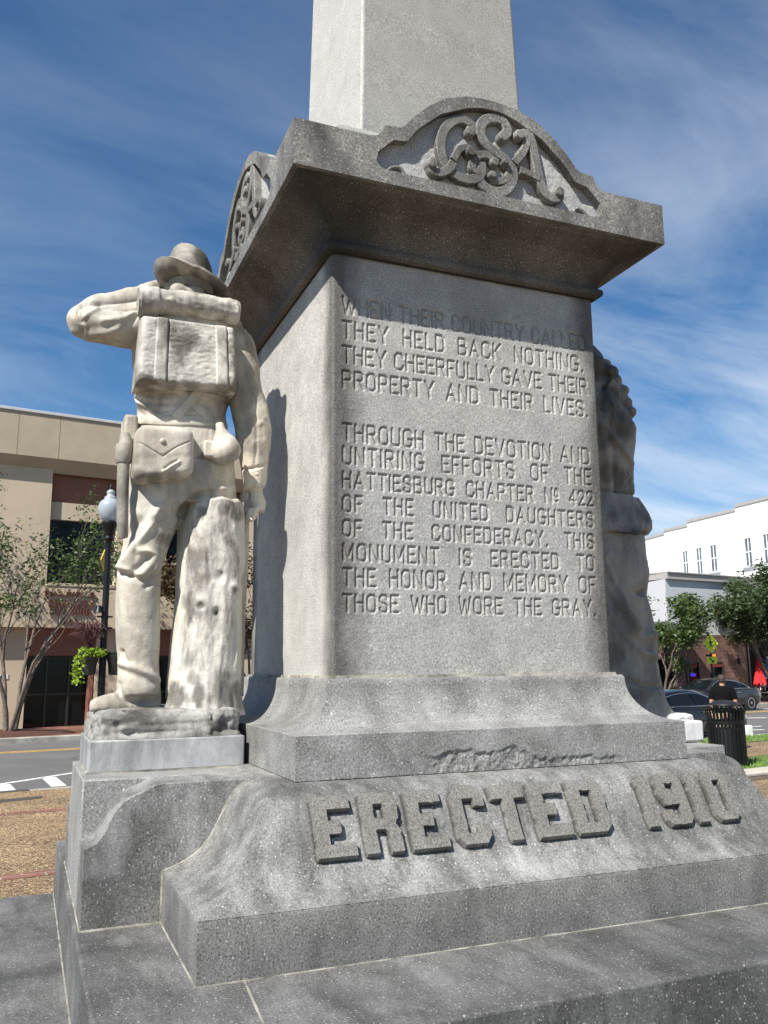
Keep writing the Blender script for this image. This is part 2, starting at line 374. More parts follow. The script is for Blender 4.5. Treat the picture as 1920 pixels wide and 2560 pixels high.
def sq_loft(mb, prof, skip=(), cap=(True, True)):
    """square mitred sweep of a (half, z) profile; skip = {(segment, side)}; side 0 = front"""
    base = mb.n; vs = []; fs = []
    for h, z in prof: vs += [(-h, -h, z), (h, -h, z), (h, h, z), (-h, h, z)]
    for i in range(len(prof)-1):
        for s in range(4):
            if (i, s) in skip: continue
            a = i*4+s; b = i*4+(s+1) % 4; fs.append((a, b, b+4, a+4))
    if cap[0]: fs.append((3, 2, 1, 0))
    if cap[1]: k = 4*(len(prof)-1); fs.append((k, k+1, k+2, k+3))
    mb.add(vs, fs)

# ---------------- stroke alphabet (unit cap height)
GL = {
 'A': (.70, [[(0, 0), (.35, 1), (.70, 0)], [(.12, .33), (.58, .33)]]),
 'B': (.58, [[(0, 0), (0, 1), (.40, 1), (.53, .90), (.53, .63), (.41, .53), (0, .53)], [(.41, .53), (.58, .42), (.58, .12), (.44, 0), (0, 0)]]),
 'C': (.58, [[(.58, .76), (.58, .87), (.43, 1), (.15, 1), (0, .86), (0, .14), (.15, 0), (.43, 0), (.58, .13), (.58, .24)]]),
 'D': (.58, [[(0, 0), (0, 1), (.40, 1), (.58, .84), (.58, .16), (.40, 0), (0, 0)]]),
 'E': (.50, [[(.50, 1), (0, 1), (0, 0), (.50, 0)], [(0, .52), (.38, .52)]]),
 'F': (.48, [[(.48, 1), (0, 1), (0, 0)], [(0, .50), (.36, .50)]]),
 'G': (.60, [[(.58, .78), (.58, .87), (.43, 1), (.15, 1), (0, .86), (0, .14), (.15, 0), (.43, 0), (.60, .14), (.60, .44), (.36, .44)]]),
 'H': (.58, [[(0, 0), (0, 1)], [(.58, 0), (.58, 1)], [(0, .52), (.58, .52)]]),
 'I': (.02, [[(.01, 0), (.01, 1)]]),
 'J': (.40, [[(.40, 1), (.40, .14), (.28, 0), (.12, 0), (0, .13), (0, .24)]]),
 'K': (.58, [[(0, 0), (0, 1)], [(.55, 1), (0, .42)], [(.18, .60), (.58, 0)]]),
 'L': (.46, [[(0, 1), (0, 0), (.46, 0)]]),
 'M': (.74, [[(0, 0), (0, 1), (.37, .22), (.74, 1), (.74, 0)]]),
 'N': (.60, [[(0, 0), (0, 1), (.60, 0), (.60, 1)]]),
 'O': (.60, [[(.16, 0), (0, .15), (0, .85), (.16, 1), (.44, 1), (.60, .85), (.60, .15), (.44, 0), (.16, 0)]]),
 'P': (.55, [[(0, 0), (0, 1), (.40, 1), (.55, .88), (.55, .58), (.40, .46), (0, .46)]]),
 'R': (.58, [[(0, 0), (0, 1), (.40, 1), (.55, .88), (.55, .62), (.40, .50), (0, .50)], [(.32, .50), (.58, 0)]]),
 'S': (.55, [[(.55, .78), (.55, .87), (.41, 1), (.14, 1), (0, .88), (0, .66), (.13, .55), (.42, .47), (.55, .36), (.55, .13), (.41, 0), (.14, 0), (0, .13), (0, .23)]]),
 'T': (.58, [[(0, 1), (.58, 1)], [(.29, 1), (.29, 0)]]),
 'U': (.58, [[(0, 1), (0, .15), (.15, 0), (.43, 0), (.58, .15), (.58, 1)]]),
 'V': (.66, [[(0, 1), (.33, 0), (.66, 1)]]),
 'W': (.90, [[(0, 1), (.22, 0), (.45, .82), (.68, 0), (.90, 1)]]),
 'Y': (.64, [[(0, 1), (.32, .48), (.64, 1)], [(.32, .48), (.32, 0)]]),
 '.': (.04, [[(.02, .0), (.02, .05)]]), ',': (.05, [[(.04, .05), (0, -.14)]]),
 '4': (.55, [[(.42, 0), (.42, 1), (0, .30), (.55, .30)]]),
 '2': (.52, [[(0, .80), (0, .88), (.13, 1), (.39, 1), (.52, .88), (.52, .64), (0, 0), (.52, 0)]]),
 '6': (.52, [[(.50, .85), (.38, 1), (.14, 1), (0, .85), (0, .14), (.14, 0), (.38, 0), (.52, .14), (.52, .42), (.38, .54), (0, .54)]]),
 '1': (.16, [[(0, .84), (.14, 1), (.14, 0)]]),
 'o': (.26, [[(.08, .44), (0, .54), (0, .86), (.08, 1), (.18, 1), (.26, .86), (.26, .54), (.18, .44), (.08, .44)], [(.08, .16), (.19, .16)]]),
}
for _k in list(GL): GL[_k] = (GL[_k][0]*.86, [[(a*.86, b) for a, b in pl] for pl in GL[_k][1]])
def layout(text, x0, x1, h, lsp=.26, wsp=.52):
    """justified line of stroke glyphs -> list of polylines in (x, z) with z from 0..h"""
    adv = []; x = 0; gaps = 0; words = text.count(' ')
    nat = 0
    for ch in text: nat += wsp if ch == ' ' else GL[ch][0]+lsp
    nat -= lsp; ex = (x1-x0)/h-nat; nl = len(text)-1-words
    le = 0.3*ex/max(nl, 1) if words else ex/max(nl, 1)
    if ex < 0: le = 0.6*ex/max(nl, 1)
    we = (ex-le*nl)/words if words else 0
    outp = []
    for ch in text:
        if ch == ' ': x += wsp+we; continue
        w, S = GL[ch]
        for pl in S: outp.append([(x0+(x+a)*h, b*h) for a, b in pl])
        x += w+lsp+le
    return outp

# ---------------- die with incised inscription
def die():
    nx, nz, H = 489, 660, 1.6135
    X = np.linspace(-.6, .6, nx); Z = np.linspace(0, H, nz)
    gx, gz = X[1]-X[0], Z[1]-Z[0]
    D = np.full((nz, nx), 9.0)
    rows = [('WHEN THEIR COUNTRY CALLED', 1.370, 1.437, .557), ('THEY HELD BACK NOTHING.', 1.272, 1.338, .537), ('THEY CHEERFULLY GAVE THEIR', 1.172, 1.237, .554),
            ('PROPERTY AND THEIR LIVES.', 1.073, 1.138, .550), ('THROUGH THE DEVOTION AND', .865, .930, .547), ('UNTIRING EFFORTS OF THE', .776, .840, .552),
            ('HATTIESBURG CHAPTER No 422', .686, .745, .556), ('OF THE UNITED DAUGHTERS', .596, .655, .551), ('OF THE CONFEDERACY. THIS', .505, .563, .549),
            ('MONUMENT IS ERECTED TO', .414, .474, .545), ('THE HONOR AND MEMORY OF', .321, .384, .547), ('THOSE WHO WORE THE GRAY.', .228, .289, .540)]
    for txt, z0, z1, xe in rows:
        for pl in layout(txt, -.555, xe-.003, z1-z0):
            for (a, b), (c, d) in zip(pl[:-1], pl[1:]):
                b += z0; d += z0; r = .014
                i0 = max(int((min(a, c)-r+.6)/gx), 0); i1 = min(int((max(a, c)+r+.6)/gx)+2, nx); j0 = max(int((min(b, d)-r)/gz), 0); j1 = min(int((max(b, d)+r)/gz)+2, nz)
                xx, zz_ = np.meshgrid(X[i0:i1], Z[j0:j1]); vx, vz = c-a, d-b; L2 = vx*vx+vz*vz+1e-12
                t = np.clip(((xx-a)*vx+(zz_-b)*vz)/L2, 0, 1); dd = np.hypot(xx-a-t*vx, zz_-b-t*vz)
                D[j0:j1, i0:i1] = np.minimum(D[j0:j1, i0:i1], dd)
    xx, zz_ = np.meshgrid(X, Z)
    wob = vnoise(np.stack([xx, zz_, xx*0], -1), 90, 3)*.0010
    dep = .0070*np.clip((.0074+wob-D)/.0074, 0, 1)
    P3 = np.stack([xx, zz_, xx*0], -1)
    mic = .0003*vnoise(P3, 130, 1)+.0004*fbm(P3, 14, 2, 3)
    edge = np.minimum(.6-np.abs(xx), .012); rnd = .012-np.sqrt(np.maximum(.012**2-(.012-edge)**2, 0))
    chip = .004*np.clip(vnoise(P3, 26, 9)-.35, 0, 1)*(edge < .012)
    k = 1+.0058*zz_/H
    Y = -(.5963+.0035*zz_/H)+dep+mic+rnd+chip
    G = np.stack([xx*k, Y, zz_], -1)
    mb = MB(); mb.grid(G)
    y0, y1 = -.5843, .5963
    for sx in (-1, 1):
        ys = np.linspace(y0, y1, 60); zs = np.linspace(0, H, 80); yy, z2 = np.meshgrid(ys, zs); kk = 1+.0058*z2/H
        Q = np.stack([sx*.6*kk+sx*.0012*fbm(np.stack([yy, z2, yy*0+sx], -1), 12, 5, 3)*0.6, yy*kk, z2], -1); mb.grid(Q)
    mb.add([(-.6, y1, 0), (.6, y1, 0), (.6*1.0058, y1*1.0058, H), (-.6*1.0058, y1*1.0058, H)], [(0, 1, 2, 3)])
    mb.add([(-.6, -.58, H), (.6, -.58, H), (.6, .59, H), (-.6, .59, H)], [(0, 1, 2, 3)])
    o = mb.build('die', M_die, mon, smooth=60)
    at_ = o.data.attributes.new('raised', 'FLOAT', 'POINT'); val = np.zeros(len(o.data.vertices)); val[:dep.size] = (dep/.0070).ravel(); at_.data.foreach_set('value', val)
    tag(o, 'upright granite block with twelve lines of incised capital letters')
die()

# ---------------- plinth (scotia above a square fillet, spalled along the front edge)
def qcurve(h0, z0, h1, z1, n=14, f=1.0):
    """concave quarter sweep from (h0,z0) vertical to (h1,z1) horizontal"""
    o = []
    for i in range(n+1):
        a = i/n*math.pi/2; s = i/n
        hc = h1-(h1-h0)*math.cos(a); zc = z0+(z1-z0)*math.sin(a)
        hl = h0+(h1-h0)*s; zl = z0+(z1-z0)*s
        o.append((hl+(hc-hl)*f, zl+(zc-zl)*f))
    return o
def plinth():
    mb = MB(); prof = [(.775, -.3285), (.7895, -.3285), (.7884, -.1888)]+[p for p in reversed(qcurve(.634, -.020, .785, -.186, 16, 1.0))]+[(.628, -.0085), (.55, -.0085)]
    sq_loft(mb, prof, skip={(1, 0)})
    nx, nz = 520, 50; X = np.linspace(-1, 1, nx); Z = np.linspace(0, 1, nz); xx, zz_ = np.meshgrid(X, Z)
    h = .7895+(.7884-.7895)*zz_; z = -.3285+.1397*zz_; x = xx*h
    P3 = np.stack([x, z, x*0], -1)
    # broken edge: between x=-.30 and .52
    xo = np.stack([x, x*0, x*0], -1); lim = -.264+.022*vnoise(xo, 8, 4)+.012*vnoise(xo, 24, 6)+.006*vnoise(P3, 60, 8)-.034*np.clip((x-.02)/.10, 0, 1)
    env = np.clip((x+.34)/.05, 0, 1)*np.clip((.50-x)/.05, 0, 1)
    depth = env*np.clip((lim-z)/.012, 0, 1)*(.006+.007*fbm(P3, 34, 8, 4, .65))
    Y = -h+np.maximum(depth, 0)+.0006*vnoise(P3, 120, 2)
    mb.grid(np.stack([x, Y, z], -1))
    mb.build('plinth', M_base2, mon, smooth=40)
    g = MB(); sq_loft(g, [(.780, -.340), (.780, -.326)], cap=(False, False)); g.build('joint', M_gap, mon, smooth=0)
    g = MB(); sq_loft(g, [(.6115, -.0095), (.6105, .0012), (.59, .0012)], cap=(False, False)); g.build('joint', M_mort, mon, smooth=0)
M_base2 = granite('plinth granite', (0.25, 0.246, 0.236), (0.135, 0.133, 0.127), 0.6, (0.07, 0.066, 0.06), 0.55, (1, 1, 0.5), 3.0, 0.5, 0.78, (0.50, 0.50, 0.49), 0.45, (0.3, 0.2, 0.4), (2, 1, 2))
plinth()

# ---------------- the ERECTED 1910 block (ogee)
OG = [(.780, -.331), (.82, -.3325), (.85, -.337), (.882, -.348), (.916, -.367), (.944, -.400), (.966, -.441), (.987, -.484), (1.010, -.524), (1.042, -.560), (1.079, -.584), (1.12, -.602), (1.1565, -.6135)]
og = catmull([(h, z) for h, z in OG], 14)
oarc = np.concatenate([[0], np.cumsum(np.hypot(*np.diff(og, axis=0).T))])
def og_at(t): return np.interp(t, oarc, og[:, 0]), np.interp(t, oarc, og[:, 1])
def t_of_z(z): return float(np.interp(-z, -og[:, 1], oarc))
BL = {  # block letters: list of polygons (outer + holes) in unit box
 'E': [[(0, 0), (1, 0), (1, .24), (.36, .24), (.36, .40), (.68, .40), (.68, .62), (.36, .62), (.36, .77), (.96, .77), (.96, 1), (0, 1)]],
 'R': [[(0, 0), (.34, 0), (.34, .40), (.58, .40), (.66, .34), (.66, 0), (1, 0), (1, .38), (.90, .49), (1, .60), (1, .86), (.84, 1), (0, 1)], [(.34, .60), (.60, .60), (.60, .80), (.34, .80)]],
 'C': [[(.18, 0), (.82, 0), (1, .15), (1, .36), (.68, .36), (.68, .23), (.34, .23), (.34, .78), (.66, .78), (.66, .66), (.98, .66), (.98, .87), (.80, 1), (.18, 1), (0, .86), (0, .14)]],
 'T': [[(.33, 0), (.68, 0), (.68, .74), (1, .74), (1, 1), (0, 1), (0, .74), (.33, .74)]],
 'D': [[(0, 0), (.82, 0), (1, .14), (1, .86), (.80, 1), (0, 1)], [(.34, .22), (.66, .22), (.66, .78), (.34, .78)]],
 '1': [[(.10, 0), (1, 0), (1, 1), (.55, 1), (0, .90), (0, .78), (.10, .78)]],
 '9': [[(.14, 0), (.84, 0), (1, .14), (1, .86), (.82, 1), (.16, 1), (0, .87), (0, .56), (.16, .40), (.66, .40), (.66, .22), (.34, .22), (.34, .32), (0, .32), (0, .13)], [(.34, .62), (.66, .62), (.66, .79), (.34, .79)]],
 '0': [[(.18, 0), (.82, 0), (1, .14), (1, .86), (.82, 1), (.18, 1), (0, .86), (0, .14)], [(.35, .21), (.66, .21), (.66, .79), (.35, .79)]],
}
def inpoly(x, y, poly):
    c = np.zeros(x.shape, bool); k = len(poly)
    for i in range(k):
        (x0, y0), (x1, y1) = poly[i], poly[(i+1) % k]
        if y0 == y1: continue
        m = ((y0 > y) != (y1 > y)) & (x < (x1-x0)*(y-y0)/(y1-y0)+x0); c ^= m
    return c
def letter_patina_shade(m):
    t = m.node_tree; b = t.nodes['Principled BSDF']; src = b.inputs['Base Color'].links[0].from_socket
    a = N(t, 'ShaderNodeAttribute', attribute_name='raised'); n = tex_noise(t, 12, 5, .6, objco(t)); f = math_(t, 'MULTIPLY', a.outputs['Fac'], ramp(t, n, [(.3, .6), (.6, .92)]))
    g = tex_noise(t, 200, 2, .6, objco(t)); c = mixc(t, ramp(t, g, [(.35, 0.), (.65, 1.)]), (.06, .056, .05), (.22, .208, .188)); ra = N(t, 'ShaderNodeAttribute', attribute_name='rim'); t.links.new(mixc(t, math_(t, 'MULTIPLY', ra.outputs['Fac'], .85), mixc(t, f, src, c), (.022, .020, .017)), b.inputs['Base Color'])  # patina on letter faces; dark outline is edge shade put into the colour
letter_patina_shade(M_base)
def base_block():
    T1 = oarc[-1]; nt_ = 250; ts = np.linspace(0, T1, nt_); hh, zc = og_at(ts)
    mb = MB()
    xin = np.linspace(-.84, .84, 760)
    h2, x2 = np.meshgrid(hh, xin, indexing='ij')
    # normals of the profile in the (y,z) plane, front face: y=-h
    dh = np.gradient(hh, ts); dz = np.gradient(zc, ts); ny, nz = dz, dh   # pointing out (-y) and up
    ln = np.hypot(ny, nz); ny, nz = ny/ln, nz/ln
    tA, tB = t_of_z(-.371), t_of_z(-.5305)
    letters = [('E', -.789, -.663), ('R', -.635, -.514), ('E', -.485, -.357), ('C', -.327, -.207), ('T', -.181, -.057), ('E', -.034, .095), ('D', .117, .252), ('1', .400, .446), ('9', .484, .601), ('1', .617, .666), ('0', .702, .812)]
    SS = np.zeros(h2.shape); tt = np.repeat(ts[:, None], len(xin), 1)
    sub = [(-.3, -.3), (.3, -.3), (-.3, .3), (.3, .3)]; dx, dt = xin[1]-xin[0], ts[1]-ts[0]
    P3 = np.stack([x2, tt, tt*0], -1); wx = .0012*vnoise(P3, 60, 3); wt = .0012*vnoise(P3, 60, 4)
    for ch, a, b in letters:
        m = (x2 > a-.012) & (x2 < b+.012) & (tt > tA-.012) & (tt < tB+.012)
        for sx, st in sub:
            U = (x2[m]+wx[m]+sx*dx-a)/(b-a); V = (tB-(tt[m]+wt[m]+st*dt))/(tB-tA); c = np.zeros(U.shape, bool)
            for pl in BL[ch]: c ^= inpoly(U, V, pl)
            SS[m] += c*.25
    raise_ = .022*SS+.0008*vnoise(P3, 110, 5)+.0012*fbm(P3, 16, 6, 3)
    PY = -h2-raise_*np.abs(ny)[:, None]; PZ = zc[:, None]+raise_*np.abs(nz)[:, None]
    mb.grid(np.stack([x2, PY, PZ], -1))
    kk = np.arange(0, nt_, 5); kk[-1] = nt_-1
    hk, zk = hh[kk], zc[kk]
    for s in (-1, 1):       # wedges from the dense field to the mitres
        fr = np.linspace(0, 1, 8)
        Q = np.stack([s*(.84+(hk[:, None]-.84)*fr), -hk[:, None]+0*fr, zk[:, None]+0*fr], -1)
        Q[hk < .84] = Q[hk < .84]*np.array([1, 1, 1]); mb.grid(Q)
        Q = np.stack([s*hk[:, None]+0*fr, hk[:, None]*np.linspace(-1, 1, 8), zk[:, None]+0*fr], -1); mb.grid(Q)
    fr = np.linspace(-1, 1, 8); mb.grid(np.stack([hk[:, None]*fr, hk[:, None]+0*fr, zk[:, None]+0*fr], -1))
    m2 = MB(); sq_loft(m2, [(1.145, -.771), (1.157, -.7700), (1.1572, -.6175), (1.1545, -.6128)], cap=(True, False)); 
    mb.add(np.concatenate(m2.v), m2.f)
    mb.add([(-.79, -.79, -.3312), (.79, -.79, -.3312), (.79, .79, -.3312), (-.79, .79, -.3312)], [(0, 1, 2, 3)])
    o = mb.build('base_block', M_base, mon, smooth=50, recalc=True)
    at_ = o.data.attributes.new('raised', 'FLOAT', 'POINT'); val = np.zeros(len(o.data.vertices)); val[:SS.size] = SS.ravel(); at_.data.foreach_set('value', val)
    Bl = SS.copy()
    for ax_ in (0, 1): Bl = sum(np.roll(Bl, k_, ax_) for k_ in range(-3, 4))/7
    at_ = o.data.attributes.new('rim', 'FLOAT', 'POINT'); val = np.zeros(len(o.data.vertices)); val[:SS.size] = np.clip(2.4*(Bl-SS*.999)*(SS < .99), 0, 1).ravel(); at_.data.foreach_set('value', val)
    tag(o, 'curved base block with raised block letters and date')
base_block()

# ---------------- wings carrying the statues
SW = [(1.404, -.527), (1.385, -.521), (1.360, -.506), (1.340, -.475), (1.324, -.440), (1.302, -.406), (1.268, -.379), (1.225, -.362), (1.19, -.345), (1.15, -.3415)]
M_core = granite('sheltered granite', (0.30, 0.298, 0.29), (0.20, 0.198, 0.192), 0.55, (0.10, 0.10, 0.10), 0.5, (1, 1, 0.3), 3.0, 0.5, 0.75)
def wing(s):
    mb = MB(); mc = MB(); mc.box(min(s*.60, s*1.4045), max(s*.60, s*1.4045), -.3415, .3415, -.7695, -.339); mc.build('wing_core', M_core, mon, smooth=30, bevel=.006)
    poly = [(s*.60, -.7698), (s*1.4035, -.7698)]+[(s*x, z) for x, z in catmull(SW, 6)]+[(s*.60, -.3415)]
    mb.prism(poly, -.538, -.335); mb.build('wing_block', M_base, mon, smooth=30, bevel=.005)
    mb = MB(); mb.prism(poly, .335, .538); mb.build('wing_block', M_base, mon, smooth=30, bevel=.005)
    g = MB(); hk = [(h, z) for h, z in og if h > .86]
    for y in (-.5395,): g.tube([(s*h, y, z+.001) for h, z in hk[::5]], .0032, 6)
    g.box(min(s*1.15, s*1.407), max(s*1.15, s*1.407), -.541, .541, -.774, -.766)
    g.box(s*1.159-.003, s*1.159+.003, -.5405, -.53, -.77, -.612)
    g.build('joint', M_mort, mon, smooth=0)
wing(-1); wing(1)
# ---------------- steps
def step(x, y0, y1, z0, z1, name='step'):
    mb = MB(); mb.box(-x, x, y0, y1, z0, z1); return mb.build(name, M_step, mon, smooth=30, bevel=.009, seg=3)
step(1.42, -1.59, 1.06, -1.010, -.771)
step(2.10, -2.30, 1.085, -1.26, -1.0105)
step(2.60, -2.80, 1.10, -1.56, -1.2605)
step(2.95, -3.10, 1.12, -1.90, -1.5605)
g = MB()
sq_loft(g, [(1.1605, -.7708), (1.1600, -.7685), (1.15, -.768)], cap=(False, False))
g.add([(-1.030, -1.160, -.7695), (-1.036, -1.160, -.7695), (-1.072, -1.585, -.7695), (-1.064, -1.585, -.7695)], [(0, 1, 2, 3)])
g.box(-1.4235, -1.40, -1.58, 1.06, -1.014, -1.006); g.box(-1.40, 1.4235, -1.5935, -1.57, -1.014, -1.006)
g.box(-1.0725, -1.0645, -1.5915, -1.57, -1.008, -.773)
g.build('joint', M_mort, mon, smooth=0)

# ---------------- cornice
def cornice():
    cove = qcurve(.622, 1.668, .795, 1.792, 16, .62)
    prof = [(.600, 1.6120), (.622, 1.6125), (.634, 1.620), (.638, 1.634), (.634, 1.648), (.623, 1.655)]+cove+[(.797, 1.797), (.803, 1.8015), (.806, 1.8075), (.786, 1.8085), (.786, 1.985)]
    mb = MB(); sq_loft(mb, prof); mb.build('cornice', M_corn, mon, smooth=42)
    g = MB(); sq_loft(g, [(.606, 1.606), (.611, 1.6125)], cap=(False, False)); g.build('joint', M_gap, mon, smooth=0)
def corner_runs(m):
    t = m.node_tree; b = t.nodes['Principled BSDF']; src = b.inputs['Base Color'].links[0].from_socket
    c = N(t, 'ShaderNodeTexCoord'); s = N(t, 'ShaderNodeSeparateXYZ'); t.links.new(c.outputs['Object'], s.inputs[0])
    d = math_(t, 'ABSOLUTE', math_(t, 'SUBTRACT', math_(t, 'ABSOLUTE', s.outputs[0]), math_(t, 'ABSOLUTE', s.outputs[1])))
    n = tex_noise(t, 4, 6, .65, objco(t)); d = math_(t, 'ADD', d, math_(t, 'MULTIPLY', math_(t, 'SUBTRACT', n, .5), .45))
    f = ramp(t, d, [(.02, .85), (.20, .35), (.36, 0.)]); t.links.new(mixc(t, f, src, (.014, .012, .010)), b.inputs['Base Color'])
corner_runs(M_corn)
cornice()
def pediment():
    c = .8274
    oh = [(.528, 1.9885), (.503, 1.996), (.482, 2.018), (.470, 2.046), (.402, 2.053), (.386, 2.066), (.350, 2.112), (.287, 2.174), (.208, 2.229), (.121, 2.261), (.055, 2.270), (0, 2.272)]
    arc_o = oh
    outer = [(-c, 1.807), (c, 1.807), (c, 1.9885)]+arc_o+[(-x, z) for x, z in reversed(arc_o[:-1])]+[(-c, 1.9885)]
    ih = [(.46, 1.862), (.490, 1.868), (.507, 1.890), (.500, 1.930), (.470, 1.960), (.437, 1.992), (.385, 2.000), (.375, 2.006), (.345, 2.050), (.315, 2.082), (.23, 2.156), (.115, 2.211), (.05, 2.229), (0, 2.232)]
    inner = ih+[(-x, z) for x, z in reversed(ih[:-1])]
    def dens(L, mx=.03):
        o = []
        for i in range(len(L)):
            a, b = np.array(L[i]), np.array(L[(i+1) % len(L)]); k = max(1, int(np.linalg.norm(b-a)/mx))
            o += [tuple(a+(b-a)*j/k) for j in range(k)]
        return o
    outer, inner = dens(outer, .06), dens(inner, .03)
    bm = bmesh.new()
    def face(yf):
        lo = [bm.verts.new((x if abs(x) < .80 or yf < -.82 else math.copysign(.786, x), yf, z)) for x, z in outer]
        li = [bm.verts.new((x, yf, z)) for x, z in inner]
        es = [bm.edges.new((L[i], L[(i+1) % len(L)])) for L in (lo, li) for i in range(len(L))]
        bmesh.ops.triangle_fill(bm, edges=es, use_beauty=True)
        return lo, li
    a0, a1 = face(-.8274); b0, b1 = face(-.786)
    for A, B in ((a0, b0), (a1, b1)):
        for i in range(len(A)):
            j = (i+1) % len(A); bm.faces.new((A[i], A[j], B[j], B[i]))
    bmesh.ops.recalc_face_normals(bm, faces=bm.faces)
    me = bpy.data.meshes.new('pediment'); bm.to_mesh(me); bm.free()
    o = mkobj('pediment', me, M_ped, mon, 30)
    # solid behind the frame: arch body reaching back, and the sunk panel
    back = MB(); bo = [(x, z) for x, z in outer if z > 1.98 and abs(x) < .53]
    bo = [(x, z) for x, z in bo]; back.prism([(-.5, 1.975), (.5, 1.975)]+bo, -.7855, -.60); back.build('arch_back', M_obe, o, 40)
    xs = np.linspace(-.51, .51, 180); zs = np.linspace(1.855, 2.24, 70); xx, z2 = np.meshgrid(xs, zs)
    P3 = np.stack([xx, z2, xx*0], -1); Y = -.7935-.0016*vnoise(P3, 120, 3)-.003*fbm(P3, 30, 4, 3)
    p = MB(); keep = inpoly(xx, z2, [(x*1.03, 1.86+(z-1.86)*1.02) for x, z in inner]); G = np.stack([xx, Y, z2], -1)
    idx = np.arange(xx.size).reshape(xx.shape); q = np.stack([idx[:-1, :-1], idx[:-1, 1:], idx[1:, 1:], idx[1:, :-1]], -1).reshape(-1, 4); kf = keep.ravel()
    q = q[kf[q].any(1)]; p.add(G.reshape(-1, 3), [tuple(t) for t in q.tolist()]); p.build('tympanum', M_panel, o, 60)
    # entwined initials
    def R(cx, cy): w = ray(920+cx/2.37, 240+cy/2.37); t = (-.81-CAM[1])/w[1]; q_ = CAM+w*t; return (q_[0], q_[2])
    mono = [([(600, 215), (612, 178), (560, 142), (500, 152), (450, 205), (430, 275), (436, 350), (466, 422), (520, 472), (580, 496), (632, 494), (664, 470), (672, 425), (668, 395)], .024),
            ([(660, 455), (618, 432), (628, 378), (672, 352), (718, 360), (742, 400)], .020),
            ([(792, 250), (822, 212), (792, 152), (722, 138), (672, 168), (664, 230), (698, 292), (762, 345), (822, 392), (856, 452), (846, 522), (804, 568), (745, 572), (690, 545), (662, 515)], .026),
            ([(800, 405), (834, 440), (818, 494), (766, 512), (726, 478)], .018),
            ([(500, 385), (540, 322), (590, 312), (600, 345)], .017),
            ([(370, 412), (384, 452), (428, 462), (474, 440), (500, 400)], .022),
            ([(884, 245), (930, 232), (958, 262), (984, 372), (1002, 470), (1030, 560), (1078, 612), (1124, 606), (1122, 574)], .024),
            ([(938, 268), (908, 345), (858, 405)], .020), ([(892, 448), (945, 470), (1008, 500)], .019)]
    balls = [(600, 222, .021), (742, 402, .019), (792, 252, .022), (726, 478, .015), (600, 342, .021), (370, 412, .021), (884, 245, .021), (1118, 582, .021), (800, 405, .013)]
    mb = MB()
    for k, (L, w) in enumerate(mono):
        C = catmull([R(*q_) for q_ in L], 8); T = np.gradient(C, axis=0); T /= np.linalg.norm(T, axis=1)[:, None]; Nn = np.stack([-T[:, 1], T[:, 0]], 1)
        y1 = -.818-.0013*k; rings = []
        for q_, n_ in zip(C, Nn):
            a = w*.86; cs = [(-a*1.05, -.785), (-a, y1+.004), (-a*.8, y1), (a*.8, y1), (a, y1+.004), (a*1.05, -.785)]
            rings.append([(q_[0]+n_[0]*s, y, q_[1]+n_[1]*s) for s, y in cs])
        mb.loft(rings)
    for k, (cx, cy, r) in enumerate(balls):
        x, z = R(cx, cy); an = np.arange(16)*2*math.pi/16; y1 = -.8315-.0011*k
        mb.loft([[(x+math.cos(a)*rr, yy, z+math.sin(a)*rr) for a in an] for rr, yy in ((r*1.1, -.785), (r*1.05, y1+.006), (r*.85, y1+.001), (r*.5, y1))])
    for s in (-1, 1):    # small lower scrolls in the shoulders
        C = catmull([(s*.46, 1.868), (s*.435, 1.892), (s*.405, 1.900), (s*.385, 1.882), (s*.40, 1.868)], 6)
        mb.tube([(x, -.795, z) for x, z in C], .010, 8)
    mb.build('monogram', M_ped, o, 40)
    return o
ped = pediment()
for k in (1, 2, 3):
    c = copy_tree(ped, mon); c.rotation_euler = (0, 0, k*math.pi/2)
# ---------------- shaft
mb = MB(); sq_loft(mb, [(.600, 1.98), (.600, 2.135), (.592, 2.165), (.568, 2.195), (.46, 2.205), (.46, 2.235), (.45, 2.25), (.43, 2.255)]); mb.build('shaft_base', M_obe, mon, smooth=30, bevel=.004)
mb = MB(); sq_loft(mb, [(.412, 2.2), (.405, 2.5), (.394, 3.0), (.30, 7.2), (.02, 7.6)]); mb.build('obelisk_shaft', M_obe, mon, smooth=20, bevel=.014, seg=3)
# ------------------------------------------------------------------ marble statues
M_cream = marble('cream marble', (0.58, 0.52, 0.425), (0.50, 0.475, 0.42), (0.15, 0.13, 0.10), 0.75, 0.45, 0.62)
M_pack = marble('weathered marble', (0.56, 0.53, 0.465), (0.45, 0.435, 0.40), (0.13, 0.112, 0.088), 0.85, 0.47, 0.60, (1.2, 1.2, 1.0), 0.45, 4.2)
M_bark = marble('bark marble', (0.58, 0.55, 0.49), (0.50, 0.475, 0.43), (0.07, 0.061, 0.048), 0.9, 0.53, 0.68, (2.2, 2.2, 0.8), 0.5, 3.0, grey_amt=0.25)
M_rock = marble('rough marble', (0.42, 0.405, 0.37), (0.28, 0.272, 0.258), (0.045, 0.040, 0.034), 0.9, 0.42, 0.58, (1.4, 1.4, 1.6), 0.6, 4.0)
M_slab = marble('blue grey marble', (0.44, 0.445, 0.452), (0.27, 0.275, 0.28), (0.10, 0.10, 0.10), 0.8, 0.42, 0.62, (1.8, 1.8, 0.7), 0.12, 3.2)
M_hat = marble('grey stained marble', (0.38, 0.345, 0.285), (0.28, 0.262, 0.23), (0.06, 0.052, 0.041), 0.85, 0.43, 0.62, (1.2, 1.2, 1.2), 0.3, 4.0)
M_woman = marble('grey marble', (0.36, 0.315, 0.26), (0.26, 0.23, 0.195), (0.04, 0.034, 0.028), 0.85, 0.46, 0.64, (1.4, 1.4, 0.5), 0.3, 2.8)
